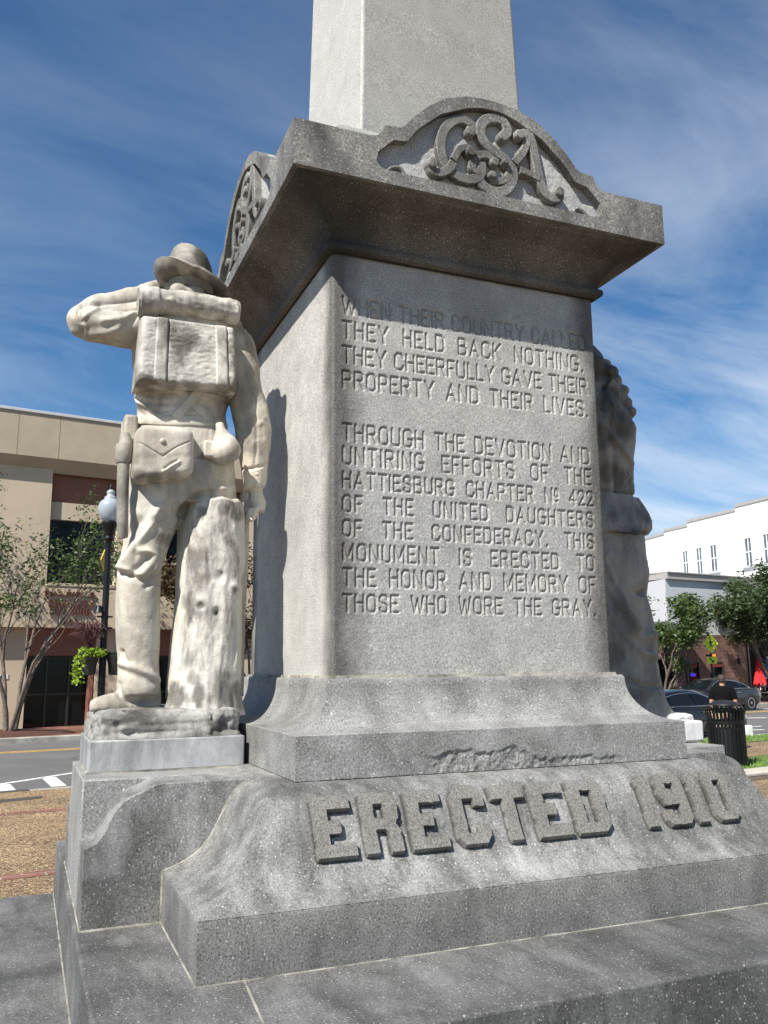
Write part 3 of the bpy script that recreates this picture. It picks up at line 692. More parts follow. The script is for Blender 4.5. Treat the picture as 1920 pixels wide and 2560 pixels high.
M_dark = marble('black stained marble', (0.075, 0.066, 0.056), (0.05, 0.044, 0.038), (0.018, 0.016, 0.014), 0.4, 0.40, 0.62, (3.0, 3.0, 0.5), 0.3, 4.0, grey_amt=0.0)

def cA(x, y): return (150+x/2.765, 580+y/2.765)
def cB(x, y): return (150+x/2.765, 1180+y/2.765)
def P_A(x, y, yy): return PT(*cA(x, y), yy)
def P_B(x, y, yy): return PT(*cB(x, y), yy)
def rpx(uL, uR, v, y, ry, n=32, p=2.2, tilt=0.0):
    a, b = PT(uL, v, y), PT(uR, v, y); c = (a+b)/2
    R_ = ell(c, np.linalg.norm(b-a)/2, ry, n, 0, p)
    R_[:, 2] += tilt*(R_[:, 0]-c[0]); return R_
def boot(mb, heel, toe, yh, yt, topz, sole, w=.047):
    rings = []
    for k, (s, hgt, ww) in enumerate([(-.02, .03, .6), (.0, .09, .9), (.12, .11, 1.0), (.30, .105, .98), (.45, .085, .95), (.62, .062, 1.05), (.80, .05, 1.1), (.93, .042, .9), (1.0, .026, .5)]):
        x = heel+(toe-heel)*s; y = yh+(yt-yh)*s; an = np.arange(16)*2*math.pi/16
        yy = np.sign(np.cos(an))*np.abs(np.cos(an))**.8*w*ww; z2 = np.where(np.sin(an) > 0, np.sin(an)*hgt, np.sin(an)*.012)
        rings.append(np.stack([np.full(16, x), y+yy, sole+.012+z2], 1))
    mb.loft(rings)
def arm(mb, pts, rad, n=20): 
    C = catmull(np.array(pts), 6); R_ = catmull(np.array([[r, 0, 0] for r in rad]), 6)[:, 0]; mb.tube(C, R_, n)

sol = empty('soldier_statue', tuple(PT(400, 1930, .06)*np.array([1, 1, 0])+np.array([0, 0, -.339])))
tag(sol, 'cream marble statue of a soldier with hat and knapsack, seen from behind, shading his eyes', 'statue')
SOFF = np.array(sol.location)
def sb(mb, name, mat, parent=None, smooth=60, **k):
    o = mb.build(name, mat, None, smooth, **k); p = parent if parent is not None else sol
    o.parent = p; o.matrix_parent_inverse = p.matrix_world.inverted() if p is sol and False else Matrix.Translation(-Vector(SOFF)) if p is sol else Matrix.Identity(4)
    return o
def sm(me, name, mat, parent=None, smooth=180):
    o = mkobj(name, me, mat, None, smooth); p = parent if parent is not None else sol
    o.parent = p; o.matrix_parent_inverse = Matrix.Translation(-Vector(SOFF)) if p is sol else Matrix.Identity(4)
    return o
def soldier_body():
    mb = MB()
    T = [(440, 520, 735, .05, .06), (420, 545, 752, .04, .075), (372, 588, 768, .03, .095), (340, 603, 800, .02, .115), (330, 596, 860, .02, .135), (333, 585, 920, .025, .135), (337, 574, 975, .03, .128), (343, 562, 1030, .03, .118), (342, 563, 1050, .03, .118),
         (334, 572, 1085, .03, .130), (323, 582, 1130, .03, .142), (318, 586, 1180, .03, .146), (318, 587, 1230, .03, .140), (326, 584, 1268, .03, .12)]
    mb.loft([rpx(a, b, v, y, r) for a, b, v, y, r in reversed(T)])
    Lg = [(320, 440, 1200, .02, .10), (317, 462, 1240, .02, .118), (315, 447, 1300, .02, .115), (308, 420, 1370, .015, .108), (295, 402, 1425, .01, .100), (290, 400, 1480, .015, .098), (288, 400, 1540, .02, .100), (290, 399, 1600, .025, .096), (295, 397, 1650, .03, .090), (294, 398, 1690, .03, .092), (291, 400, 1722, .03, .098), (294, 399, 1737, .03, .095)]
    mb.loft([rpx(a, b, v, y, r) for a, b, v, y, r in reversed(Lg)])
    Rg = [(460, 585, 1200, .05, .10), (447, 588, 1250, .05, .118), (445, 582, 1320, .04, .115), (443, 576, 1380, .03, .108), (440, 566, 1440, .025, .10), (439, 556, 1500, .02, .098), (432, 548, 1560, .02, .096), (424, 540, 1620, .02, .094), (418, 532, 1690, .02, .092), (413, 530, 1745, .02, .095)]
    mb.loft([rpx(a, b, v, y, r) for a, b, v, y, r in reversed(Rg)])
    xh = PT(399, 1755, .03)[0]; xt = PT(224, 1765, -.01)[0]
    boot(mb, xh, xt, .035, -.015, 0, -.128)
    boot(mb, PT(525, 1755, .04)[0], PT(470, 1755, .26)[0], .02, .22, 0, -.128)
    arm(mb, [PT(372, 800, .03), PT(330, 815, .02), PT(264, 811, .0), PT(212, 806, .0)], [.085, .092, .080, .070])
    mb.ball(PT(210, 803, .0), (.068, .066, .068), 18, 12)
    arm(mb, [PT(212, 802, .0), PT(240, 776, .03), PT(274, 767, .07), PT(310, 755, .11), PT(352, 742, .16), PT(400, 722, .24)], [.068, .060, .056, .053, .050, .043])
    hd = PT(412, 714, .26)
    mb.ball(hd, (.055, .04, .03), 14, 8)
    for k in range(4):
        b0 = hd+np.array([.02, .005, .018-.014*k]); mb.tube([b0, b0+np.array([.05, .012, .004-.003*k]), b0+np.array([.078-.006*abs(k-1), .004, .0])], [.0095, .009, .006], 8)
    arm(mb, [PT(570, 845, .02), PT(592, 878, .01), PT(611, 970, -.01), PT(628, 1045, -.02), PT(634, 1100, -.02), PT(635, 1150, -.01), PT(636, 1212, .0), PT(637, 1222, .0)], [.080, .084, .074, .079, .074, .062, .050, .046])
    # bare wrist, palm and fingers closed round the muzzle
    mb.tube([PT(637, 1205, .0), PT(641, 1235, .0), PT(645, 1258, -.005), PT(644, 1280, -.005)], [.028, .027, .036, .026], 14)
    for k in range(4):
        a = PT(646-3*k, 1270+7*k, -.03); mb.tube([a, PT(636-3*k, 1276+8*k, -.045), PT(625-2*k, 1274+8*k, -.035), PT(622-2*k, 1272+7*k, -.015)], [.0125, .0115, .011, .009], 8)
    mb.tube([PT(640, 1240, .01), PT(628, 1252, .02), PT(620, 1266, .015)], [.014, .012, .009], 8)
    # head under the hat, with ears, hair at the nape, nose turned away
    hc = PT(476, 706, .06); mb.ball(hc, (.098, .112, .120), 24, 14)
    mb.ball(hc+np.array([-.03, .112, -.02]), (.018, .025, .03), 10, 6)
    for sx in (-1, 1): mb.ball(hc+np.array([sx*.096, .015, -.025]), (.014, .03, .036), 10, 6)
    mb.ball(PT(447, 727, -.03), (.042, .03, .034), 12, 8); mb.ball(PT(486, 732, -.035), (.05, .03, .034), 12, 8)
    me = sculpt(mb, .0060, 4, .5)
    V, Nn = getv(me)
    A = lambda L, y: [cA(x, yy) for x, yy in L]
    B = lambda L, y: [cB(x, yy) for x, yy in L]
    F = [(A([(140, 492), (200, 488), (260, 500), (330, 520), (440, 528), (545, 532)], -.05), -.016, .012),
         (A([(150, 500), (120, 550), (150, 620)], -.06), -.008, .010), (A([(165, 590), (200, 560), (260, 530)], -.06), .007, .012), (A([(230, 700), (330, 690), (450, 650)], -.07), .009, .018),
         (A([(300, 610), (420, 600), (520, 560)], -.07), .008, .016), (A([(430, 660), (470, 640), (520, 580)], -.06), -.007, .012), (A([(90, 690), (210, 740), (330, 760)], -.03), .006, .02),
         (B([(690, 240), (600, 400), (500, 540), (420, 650)], -.09), .015, .022), (B([(560, 330), (470, 430), (430, 560)], -.08), -.010, .020), (B([(640, 330), (600, 370), (520, 470)], -.09), -.006, .014),
         (B([(560, 545), (640, 560), (668, 600), (660, 680)], -.09), .012, .016), (B([(470, 720), (560, 640), (610, 580)], -.09), -.011, .016), (B([(560, 720), (620, 650), (640, 600)], -.09), .006, .012),
         (B([(398, 688), (470, 705), (540, 735), (600, 745), (670, 700)], -.09), -.016, .014), (B([(400, 670), (470, 685), (540, 715)], -.09), .010, .014), (B([(600, 790), (640, 755), (680, 765)], -.08), -.012, .014),
         (B([(430, 1240), (450, 1290), (475, 1320)], -.08), -.008, .010), (B([(400, 1320), (520, 1360), (620, 1400), (685, 1440)], -.08), .008, .020), (B([(400, 1360), (520, 1400), (640, 1450)], -.08), -.005, .018),
         (B([(400, 1460), (420, 1540), (480, 1585), (560, 1590), (685, 1575)], -.075), -.010, .009), (B([(385, 1480), (410, 1560), (470, 1605)], -.06), -.006, .008),
         (B([(835, 300), (860, 230), (920, 180), (1000, 145), (1055, 125)], -.11), -.016, .016), (B([(600, 60), (720, 150), (840, 210)], -.12), .008, .025), (B([(500, 200), (560, 320)], -.10), .006, .02), (B([(480, 60), (500, 250), (470, 420)], -.09), -.005, .02),
         (B([(1060, 60), (1140, 90), (1190, 70)], -.11), -.007, .014), (B([(1000, 110), (1090, 120), (1190, 100)], -.11), .006, .016),
         (A([(540, 1135), (640, 1160), (760, 1165)], -.09), .006, .014), (A([(545, 1190), (700, 1215), (850, 1210)], -.09), .006, .014), (A([(680, 1105), (800, 1115), (900, 1110)], -.1), -.005, .012), (A([(900, 1120), (1050, 1115), (1160, 1130)], -.1), .006, .016), (A([(950, 1200), (1080, 1190), (1150, 1180)], -.09), -.005, .014), (A([(720, 1260), (860, 1250), (1000, 1255)], -.1), .005, .014),
         (A([(1255, 1640), (1340, 1632), (1430, 1602)], -.05), -.007, .006), (A([(1350, 1150), (1360, 1400), (1345, 1620)], -.07), -.004, .006), (A([(1370, 1330), (1410, 1300), (1440, 1290)], -.06), .003, .014), (A([(1250, 900), (1290, 1000), (1300, 1080)], -.06), -.004, .02), (A([(1300, 1250), (1360, 1290), (1430, 1300)], -.06), -.004, .012), (A([(1290, 1420), (1350, 1450), (1430, 1440)], -.06), .002, .018),
         (A([(530, 1155), (600, 1210), (690, 1275)], -.08), .008, .008), (A([(540, 1235), (600, 1290)], -.08), -.006, .008),
         (A([(950, 1555), (1010, 1550), (1080, 1590), (1200, 1600)], -.12), -.007, .008)]
    F = [(a_, b_*1.3, c_*.9) for a_, b_, c_ in F]; V = strokes2d(V, Nn, F)
    V += Nn*(.0035*np.clip((V[:, 2]-.35)/.1, 0, 1)*(1-2*np.abs(vnoise(V, (11, 11, 17), 41))))[:, None]*(np.abs(V[:, 0]+1.1) > .14)[:, None]
    def flat(V, L, amp, w, y):
        C = catmull([P_A(x, yy, y) for x, yy in L], 8); best = np.full(len(V), 9.0); lo, hi = C.min(0)-.12, C.max(0)+.12; idx = np.where(np.all((V > lo) & (V < hi), 1) & (Nn[:, 1] < .2))[0]
        Q = V[idx][:, [0, 2]]; b = np.full(len(idx), 9.0)
        for a_, b_ in zip(C[:-1, [0, 2]], C[1:, [0, 2]]):
            ab = b_-a_; t = np.clip(((Q-a_)@ab)/(ab@ab), 0, 1); b = np.minimum(b, np.linalg.norm(Q-(a_+t[:, None]*ab), axis=1))
        D = amp*np.exp(-(b/w)**8); V[idx] += Nn[idx]*D[:, None]; return V
    V += Nn*(.0016*fbm(V, (16, 16, 9), 3, 3)+.0007*vnoise(V, 70, 4))[:, None]
    setv(me, V); o = sm(me, 'body', M_cream); add_stain(o, [(215, 822, 50, .45), (262, 838, 45, .4), (322, 866, 46, .5), (300, 735, 40, .3), (205, 770, 34, .3), (400, 1345, 22, .8), (422, 1352, 20, .75), (385, 1378, 20, .5), (330, 1405, 18, .45), (345, 1660, 46, .3), (296, 1600, 36, .3), (352, 1020, 22, .6), (395, 1290, 30, .3), (640, 980, 30, .25), (620, 880, 30, .3), (250, 1765, 26, .4), (470, 725, 34, .5), (520, 735, 34, .6)])
    from mathutils.bvhtree import BVHTree
    tris = [tuple(p.vertices) for p in me.polygons]; bv = BVHTree.FromPolygons([tuple(v) for v in V], tris)
    def strap(L, w, th, name):
        C = catmull(np.array([cA(*q) for q in L], float), 8); hits = []
        for u, v in C:
            d = ray(u, v); d /= np.linalg.norm(d); h, n_, _, _ = bv.ray_cast(Vector(CAM), Vector(d))
            if h is not None: hits.append((np.array(h), np.array(n_)))
        H = np.array([h for h, _ in hits]); Nn_ = np.array([n_ for _, n_ in hits])
        for _ in range(6): H[1:-1] = (H[:-2]+2*H[1:-1]+H[2:])/4; Nn_[1:-1] = (Nn_[:-2]+2*Nn_[1:-1]+Nn_[2:])/4
        T = np.gradient(H, axis=0); T /= np.linalg.norm(T, axis=1)[:, None]; Bn = np.cross(T, Nn_); Bn /= np.linalg.norm(Bn, axis=1)[:, None]
        m = MB(); m.loft([[tuple(h+b_*w*s_+n_*t_) for s_, t_ in ((-1, -.02), (-1, th*.7), (-.85, th), (.85, th), (1, th*.7), (1, -.02))] for h, n_, b_ in zip(H, Nn_, Bn)]); sb(m, name, M_cream, smooth=40)
    strap([(770, 1040), (900, 1165), (1050, 1315)], .017, .006, 'cross_strap'); strap([(1005, 1050), (900, 1170), (795, 1290)], .018, .010, 'cross_strap')
    strap([(545, 1300), (620, 1298), (760, 1302), (900, 1306), (1040, 1312), (1142, 1325)], .022, .008, 'waist_belt')
    b = MB()
    for x, y in ((1360, 1672), (1362, 1745)): b.ball(P_A(x, y, -.052), (.014, .010, .014), 12, 8)
    sb(b, 'cuff_button', M_cream)
    return o
soldier_body()
def hat():
    c0 = PT(477, 719, .05); cx, cy, cz = c0
    mb = MB(); prof = [(-.03, .092, .108), (.0, .100, .116), (.022, .1005, .1165), (.026, .097, .113), (.06, .0955, .111), (.090, .091, .105), (.112, .082, .095), (.126, .066, .078), (.133, .045, .056), (.135, .02, .03)]
    rings = []
    for dz, rx, ry in prof:
        dz *= 1.28
        r = ell((cx-.06*max(dz, 0), cy, cz+dz), rx, ry, 44); k = np.clip((dz-.09)/.08, 0, 1)
        r[:, 2] -= .020*k*np.exp(-((r[:, 1]-cy)/.03)**2)+(r[:, 0]-cx)*(.10+.16*k); rings.append(r)
    mb.loft(rings); me = sculpt(mb, .0055, 4, .5); V, Nn = getv(me); V += Nn*(.003*fbm(V, 22, 5, 3))[:, None]; setv(me, V)
    add_stain(sm(me, 'hat', M_hat), [(505, 632, 34, .8), (470, 655, 26, .5), (520, 670, 24, .6)])
    nr, na = 18, 120; an = np.arange(na)*2*math.pi/na; ca, sa = np.cos(an), np.sin(an); top, bot = [], []
    L = np.clip((-ca-.15)/.85, 0, 1)**1.2; ln = .078+.026*L+.004*np.clip(ca, 0, 1); th = .08+1.62*L+.10*np.abs(sa)
    for i in range(nr):
        s_ = i/(nr-1); k = ln/th; rr = k*np.sin(th*s_); dz = k*(1-np.cos(th*s_))
        x = ca*(.094+rr); y = sa*(.110+rr*1.0); z = dz-.10*x-.030*s_*np.clip(ca, 0, 1)+.004*np.sin(an*3+1)*s_
        nx_ = -np.sin(th*s_)*.006; nz_ = np.cos(th*s_)*.006
        top.append(np.stack([cx+x+ca*nx_, cy+y+sa*nx_, cz+.004+z+nz_], 1)); bot.append(np.stack([cx+x-ca*nx_, cy+y-sa*nx_, cz+.004+z-nz_], 1))
    b = MB(); b.loft(top+bot[::-1]+[top[0]], cap=False); add_stain(sb(b, 'brim', M_hat, smooth=70), [(425, 695, 34, .85), (400, 680, 24, .6), (540, 715, 34, .7), (480, 700, 26, .5)])
hat()
def pillow(c4, yf, th, nx=90, nz=80, pw=10, ex=.32, fn=None, rnd=0.0):
    """padded flat bag: c4 = TL,TR,BR,BL pixels on the plane y=yf"""
    TL, TR, BR, BLc = [PT(u, v, yf) for u, v in c4]
    s = np.linspace(-1, 1, nx); t = np.linspace(-1, 1, nz); ss, tt = np.meshgrid(s, t)
    s_ = np.sign(ss)*(1-(1-np.abs(ss))**1.6); t_ = np.sign(tt)*(1-(1-np.abs(tt))**1.6)
    s0_, t0_ = s_, t_
    if rnd: s_, t_ = s_*(1-rnd*np.maximum(-t_, 0)**7-rnd*.5*np.maximum(t_, 0)**9), t_*(1-rnd*.8*np.abs(s_)**7)
    a, b = (s_+1)/2, (t_+1)/2
    s_, t_ = s0_, t0_
    P = (TL*(1-a[..., None])+TR*a[..., None])*b[..., None]+(BLc*(1-a[..., None])+BR*a[..., None])*(1-b[..., None])
    prof = ((1-np.abs(s_)**pw)*(1-np.abs(t_)**pw)); prof = np.clip(prof, 0, 1)**ex
    d = th*prof
    if fn is not None: d = d+fn(s_, t_, P)*np.clip(prof*1.4-.2, 0, 1)
    P[..., 1] = yf+th-d; P0 = P.copy(); P0[..., 1] = yf+th+.01
    mb = MB(); mb.grid(P)
    n = nx*nz; border = [i for i in range(nx)]+[nx-1+nx*j for j in range(1, nz)]+[nx*(nz-1)+i for i in range(nx-2, -1, -1)]+[nx*j for j in range(nz-2, 0, -1)]
    bv = P.reshape(-1, 3)[border].copy(); bv2 = bv.copy(); bv2[:, 1] = yf+th+.02
    mb.add(np.concatenate([bv, bv2]), [(i, (i+1) % len(bv), len(bv)+(i+1) % len(bv), len(bv)+i) for i in range(len(bv))]+[tuple(range(len(bv), 2*len(bv)))])
    return mb
def seg(s, t, L, w, pw=2):
    b = np.full(s.shape, 9.0)
    for (x0, y0), (x1, y1) in zip(L[:-1], L[1:]):
        vx, vy = x1-x0, y1-y0; k = np.clip(((s-x0)*vx+(t-y0)*vy)/(vx*vx+vy*vy+1e-9), 0, 1); b = np.minimum(b, np.hypot(s-x0-k*vx, t-y0-k*vy))
    return np.exp(-(b/w)**pw)
def knap(s, t, P):
    d = .0028*fbm(P*np.array([1, .2, 1]), (24, 26, 36), 3, 3)+.0016*vnoise(P*np.array([1, .2, 1]), (60, 60, 110), 5)
    for c, w in ((-.55, .11), (.68, .11)):
        e = np.exp(-((s-c)/w)**10); d = d*(1-.75*e)+.007*e+.004*np.exp(-((s-c+w)/.012)**2)-.004*np.exp(-((s-c-w-.015)/.012)**2)
    d -= .012*np.clip(.35-np.hypot((s-.98)*1.0, (t+.95)), 0, 1)
    return d
sb(pillow([(355, 782), (590, 815), (597, 974), (341, 952)], -.175, .155, 190, 170, 30, .22, knap), 'knapsack', M_pack, smooth=70)
add_stain(children(sol)[-1] if children(sol)[-1].name.startswith('knapsack') else [c_ for c_ in children(sol) if c_.name == 'knapsack'][0], [(430, 835, 30, .9), (458, 852, 34, .9), (412, 805, 26, .7), (450, 890, 24, .8), (405, 865, 26, .6), (365, 958, 26, .9), (420, 966, 26, .6), (590, 962, 24, .95), (560, 968, 20, .6), (480, 965, 22, .6)], 16.)
def roll():
    a, b = PT(345, 752, -.10), PT(595, 783, -.10); n = 90; rings = []; prev = b-a; L = np.linalg.norm(prev); e = prev/L
    e1 = np.array([0, 1.0, 0]); e2 = np.cross(e, e1)
    for i in range(n):
        s = i/(n-1); r = .056*(1-.05*s)
        if s < .02 or s > .985: r *= .90
        for c in (.245, .80): r *= 1-.10*math.exp(-((s-c)/.035)**2)+.045*math.exp(-((s-c)/.022)**6)
        r *= 1.10 if s < .20 else 1
        p = a+prev*s; p[2] -= .010*math.sin(s*math.pi)*-1
        an = np.arange(44)*2*math.pi/44; q = np.stack([np.cos(an), np.sin(an)], 1)
        PP = p+r*(q[:, :1]*e1+q[:, 1:]*e2)
        rr = .0035*vnoise(np.stack([np.full(44, s*5), q[:, 0]*2.2, q[:, 1]*2.2], 1), 1.6, 4)+.002*vnoise(np.stack([np.full(44, s*9), q[:, 0]*3, q[:, 1]*3], 1), 3, 5)
        PP = PP+rr[:, None]*(q[:, :1]*e1+q[:, 1:]*e2); rings.append(PP)
    mb = MB(); mb.loft(rings); return mb
add_stain(sb(roll(), 'blanket_roll', M_pack, smooth=50), [(368, 765, 34, .65), (350, 745, 26, .5), (480, 790, 22, .4)])
def pouch(s, t, P):
    d = .003*fbm(P, 18, 7, 3)
    L = [(-1, .38), (-.45, .02), (-.10, -.20), (.30, .12), (1, .52)]
    d -= .005*seg(s, t, L, .022); d += .0045*np.exp(-((t-.45)/.6)**8)
    d -= .007*seg(s, t, [(.0, -.62), (.18, -.46), (.36, -.36)], .04); d += .006*seg(s, t, [(-.05, -.74), (.2, -.56), (.42, -.42)], .06)
    return d
pc = sb(pillow([(345, 1052), (491, 1066), (491, 1190), (330, 1203)], -.185, .095, 120, 110, 9, .42, pouch, rnd=.15), 'cartridge_pouch', M_cream, smooth=70)
add_stain(pc, [(345, 1185, 26, .8), (385, 1198, 24, .85), (340, 1150, 20, .6), (430, 1190, 20, .5)])
b = MB(); b.ball(PT(407, 1103, -.190), (.012, .009, .012), 14, 8); o = mkobj('pouch_button', b.mesh('pouch_button'), M_cream, pc, 180)
mb = MB(); mb.tube([PT(549, 1060, -.12), PT(551, 1072, -.125), PT(554, 1088, -.13), PT(559, 1104, -.135), PT(564, 1121, -.14), PT(568, 1137, -.14), PT(571, 1151, -.135), PT(573, 1158, -.13)], [.017, .019, .032, .050, .060, .058, .044, .012], 24)
add_stain(sb(mb, 'canteen', M_cream, smooth=80), [(572, 1148, 26, .6), (552, 1085, 22, .5), (585, 1115, 18, .5)], 18.)
mb = MB(); mb.box(*sorted((PT(507, 1120, -.11)[0], PT(540, 1120, -.11)[0])), -.135, -.05, PT(520, 1145, -.11)[2], PT(520, 1104, -.11)[2]); sb(mb, 'cap_box', M_cream, smooth=40, bevel=.008)
mb = MB(); x0, x1 = PT(306, 1080, -.03)[0], PT(341, 1080, -.03)[0]; mb.box(x0, x1, -.09, .05, PT(320, 1112, -.03)[2], PT(320, 1044, -.03)[2]); sb(mb, 'haversack', M_cream, smooth=40, bevel=.014, seg=3)
mb = MB(); mb.tube([PT(313, 1086, -.08), PT(314, 1110, -.085), PT(311, 1114, -.085), PT(309, 1150, -.08), PT(309, 1158, -.08)], [.020, .026, .033, .033, .028], 18)
mb.tube([PT(309, 1150, -.08), PT(307, 1210, -.08), PT(306, 1280, -.08), PT(307, 1342, -.08), PT(308, 1346, -.08)], [.024, .0235, .0225, .021, .017], 18)
sb(mb, 'bayonet_scabbard', M_hat, smooth=60)
mb = MB(); mb.tube([PT(621, 1216, .02), PT(617, 1260, .03), PT(611, 1340, .05), PT(606, 1430, .06), PT(598, 1560, .08), PT(590, 1740, .10)], [.011, .012, .013, .022, .026, .032], 12); mb.tube([PT(614, 1290, .03), PT(606, 1430, .05)], [.017, .024], 12)
sb(mb, 'rifle', M_cream, smooth=60)
def stump():
    L = [(1258, 484, 606), (1268, 481, 608), (1290, 477, 609), (1320, 473, 609), (1360, 469, 611), (1400, 464, 612), (1450, 459, 606), (1500, 454, 603), (1550, 449, 601), (1600, 441, 600), (1650, 432, 600), (1700, 427, 600), (1735, 422, 601), (1758, 415, 604), (1778, 405, 609), (1788, 398, 612)]
    v = np.linspace(1258, 1788, 150); a = np.interp(v, [l[0] for l in L], [l[1] for l in L]); c = np.interp(v, [l[0] for l in L], [l[2] for l in L]); rings = []
    n = 150; an = np.arange(n)*2*math.pi/n
    for i in range(len(v)):
        r = rpx(a[i], c[i], v[i], -.03, np.interp(v[i], [1258, 1600, 1772], [.10, .118, .128]), n, 2.0); rings.append(r)
    R_ = np.array(rings); cen = R_.mean(1, keepdims=True); dirn = R_-cen; dirn /= np.linalg.norm(dirn, axis=2, keepdims=True)
    ridge = 1-np.abs(vnoise(R_, (24, 24, 1.8), 3)); d = .009*(ridge-.6)+.0035*fbm(R_, (40, 40, 7), 5, 4)+.0016*vnoise(R_, (110, 110, 40), 9)
    pit = np.clip(vnoise(R_, (34, 34, 11), 21)-.55, 0, 1); d -= .035*pit
    for (u, vv, rr, am) in ((503, 1513, .028, .022), (503, 1513, .014, -.03), (588, 1470, .020, .018), (588, 1472, .009, -.02), (543, 1530, .012, -.02)):
        q = PT(u, vv, -.14); d += am*np.exp(-(np.linalg.norm((R_-q)*np.array([1, .6, .8]), axis=2)/rr)**2)
    R_ = R_+dirn*d[..., None]
    top = R_[0]; R_[0, :, 2] += .008*vnoise(top, 22, 8)+.006*np.sin(an*2+1); R_[1, :, 2] += .008*vnoise(top, 22, 8)
    ct = top.mean(0); caps = []
    for f in (.08, .35, .6, .85):
        q = ct+(R_[0]-ct)*f; q[:, 2] += .012+.010*fbm(q, 30, 11, 3); caps.append(q)
    mb = MB(); mb.loft(caps+list(R_)); return mb
add_stain(sb(stump(), 'tree_stump', M_bark, smooth=75), [(450, 1745, 46, .9), (500, 1740, 44, .85), (550, 1730, 44, .8), (590, 1745, 34, .7), (560, 1690, 26, .7), (480, 1700, 26, .6), (502, 1514, 15, .95), (470, 1500, 24, .55), (588, 1475, 14, .9), (595, 1290, 22, .7), (505, 1282, 22, .65), (560, 1275, 18, .6), (470, 1650, 22, .5), (543, 1535, 10, .9)], 14.)
def rock(x0, x1, y0, y1, z0, z1, seed, amp=.020):
    n = 220; rings = []; zs = np.linspace(z0, z1, 26); cx, cy = (x0+x1)/2, (y0+y1)/2
    for i, z in enumerate(zs):
        s = i/25; k = 1-.10*s**6; rings.append(ell((cx, cy, z), (x1-x0)/2*k, (y1-y0)/2*k, n, 0, 7))
    for f in (.9, .75, .5, .25, .05): q = ell((cx, cy, z1+.004), (x1-x0)/2*.88*f, (y1-y0)/2*.88*f, n, 0, 5); rings.append(q)
    R_ = np.array(rings); c = np.array([cx, cy, (z0+z1)/2]); h = np.clip((R_[..., 2:3]-z0)/(z1-z0), 0, 1)
    d = amp*(fbm(R_, 13, seed, 4)+.6*np.abs(vnoise(R_, 26, seed+3))-.45)+.006*vnoise(R_, 60, seed+5)
    dirn = (R_-c)*np.array([1, 1, .6]); dirn /= np.linalg.norm(dirn, axis=2, keepdims=True)
    R_ = R_+dirn*(d[..., None]*np.clip(h*5, 0, 1)-.006); mb = MB(); mb.loft(list(R_)); return mb
sb(rock(-1.381, -.800, -.186, .308, -.2235, -.118, 3, .026), 'rock_base', M_rock, smooth=60)
mb = MB(); mb.box(-1.3795, -.811, -.1838, .3064, -.3375, -.2227); sb(mb, 'marble_block', M_slab, smooth=30, bevel=.006)
g = MB(); g.box(-1.3825, -.808, -.187, .3095, -.339, -.334); sb(g, 'joint', M_mort, smooth=0)

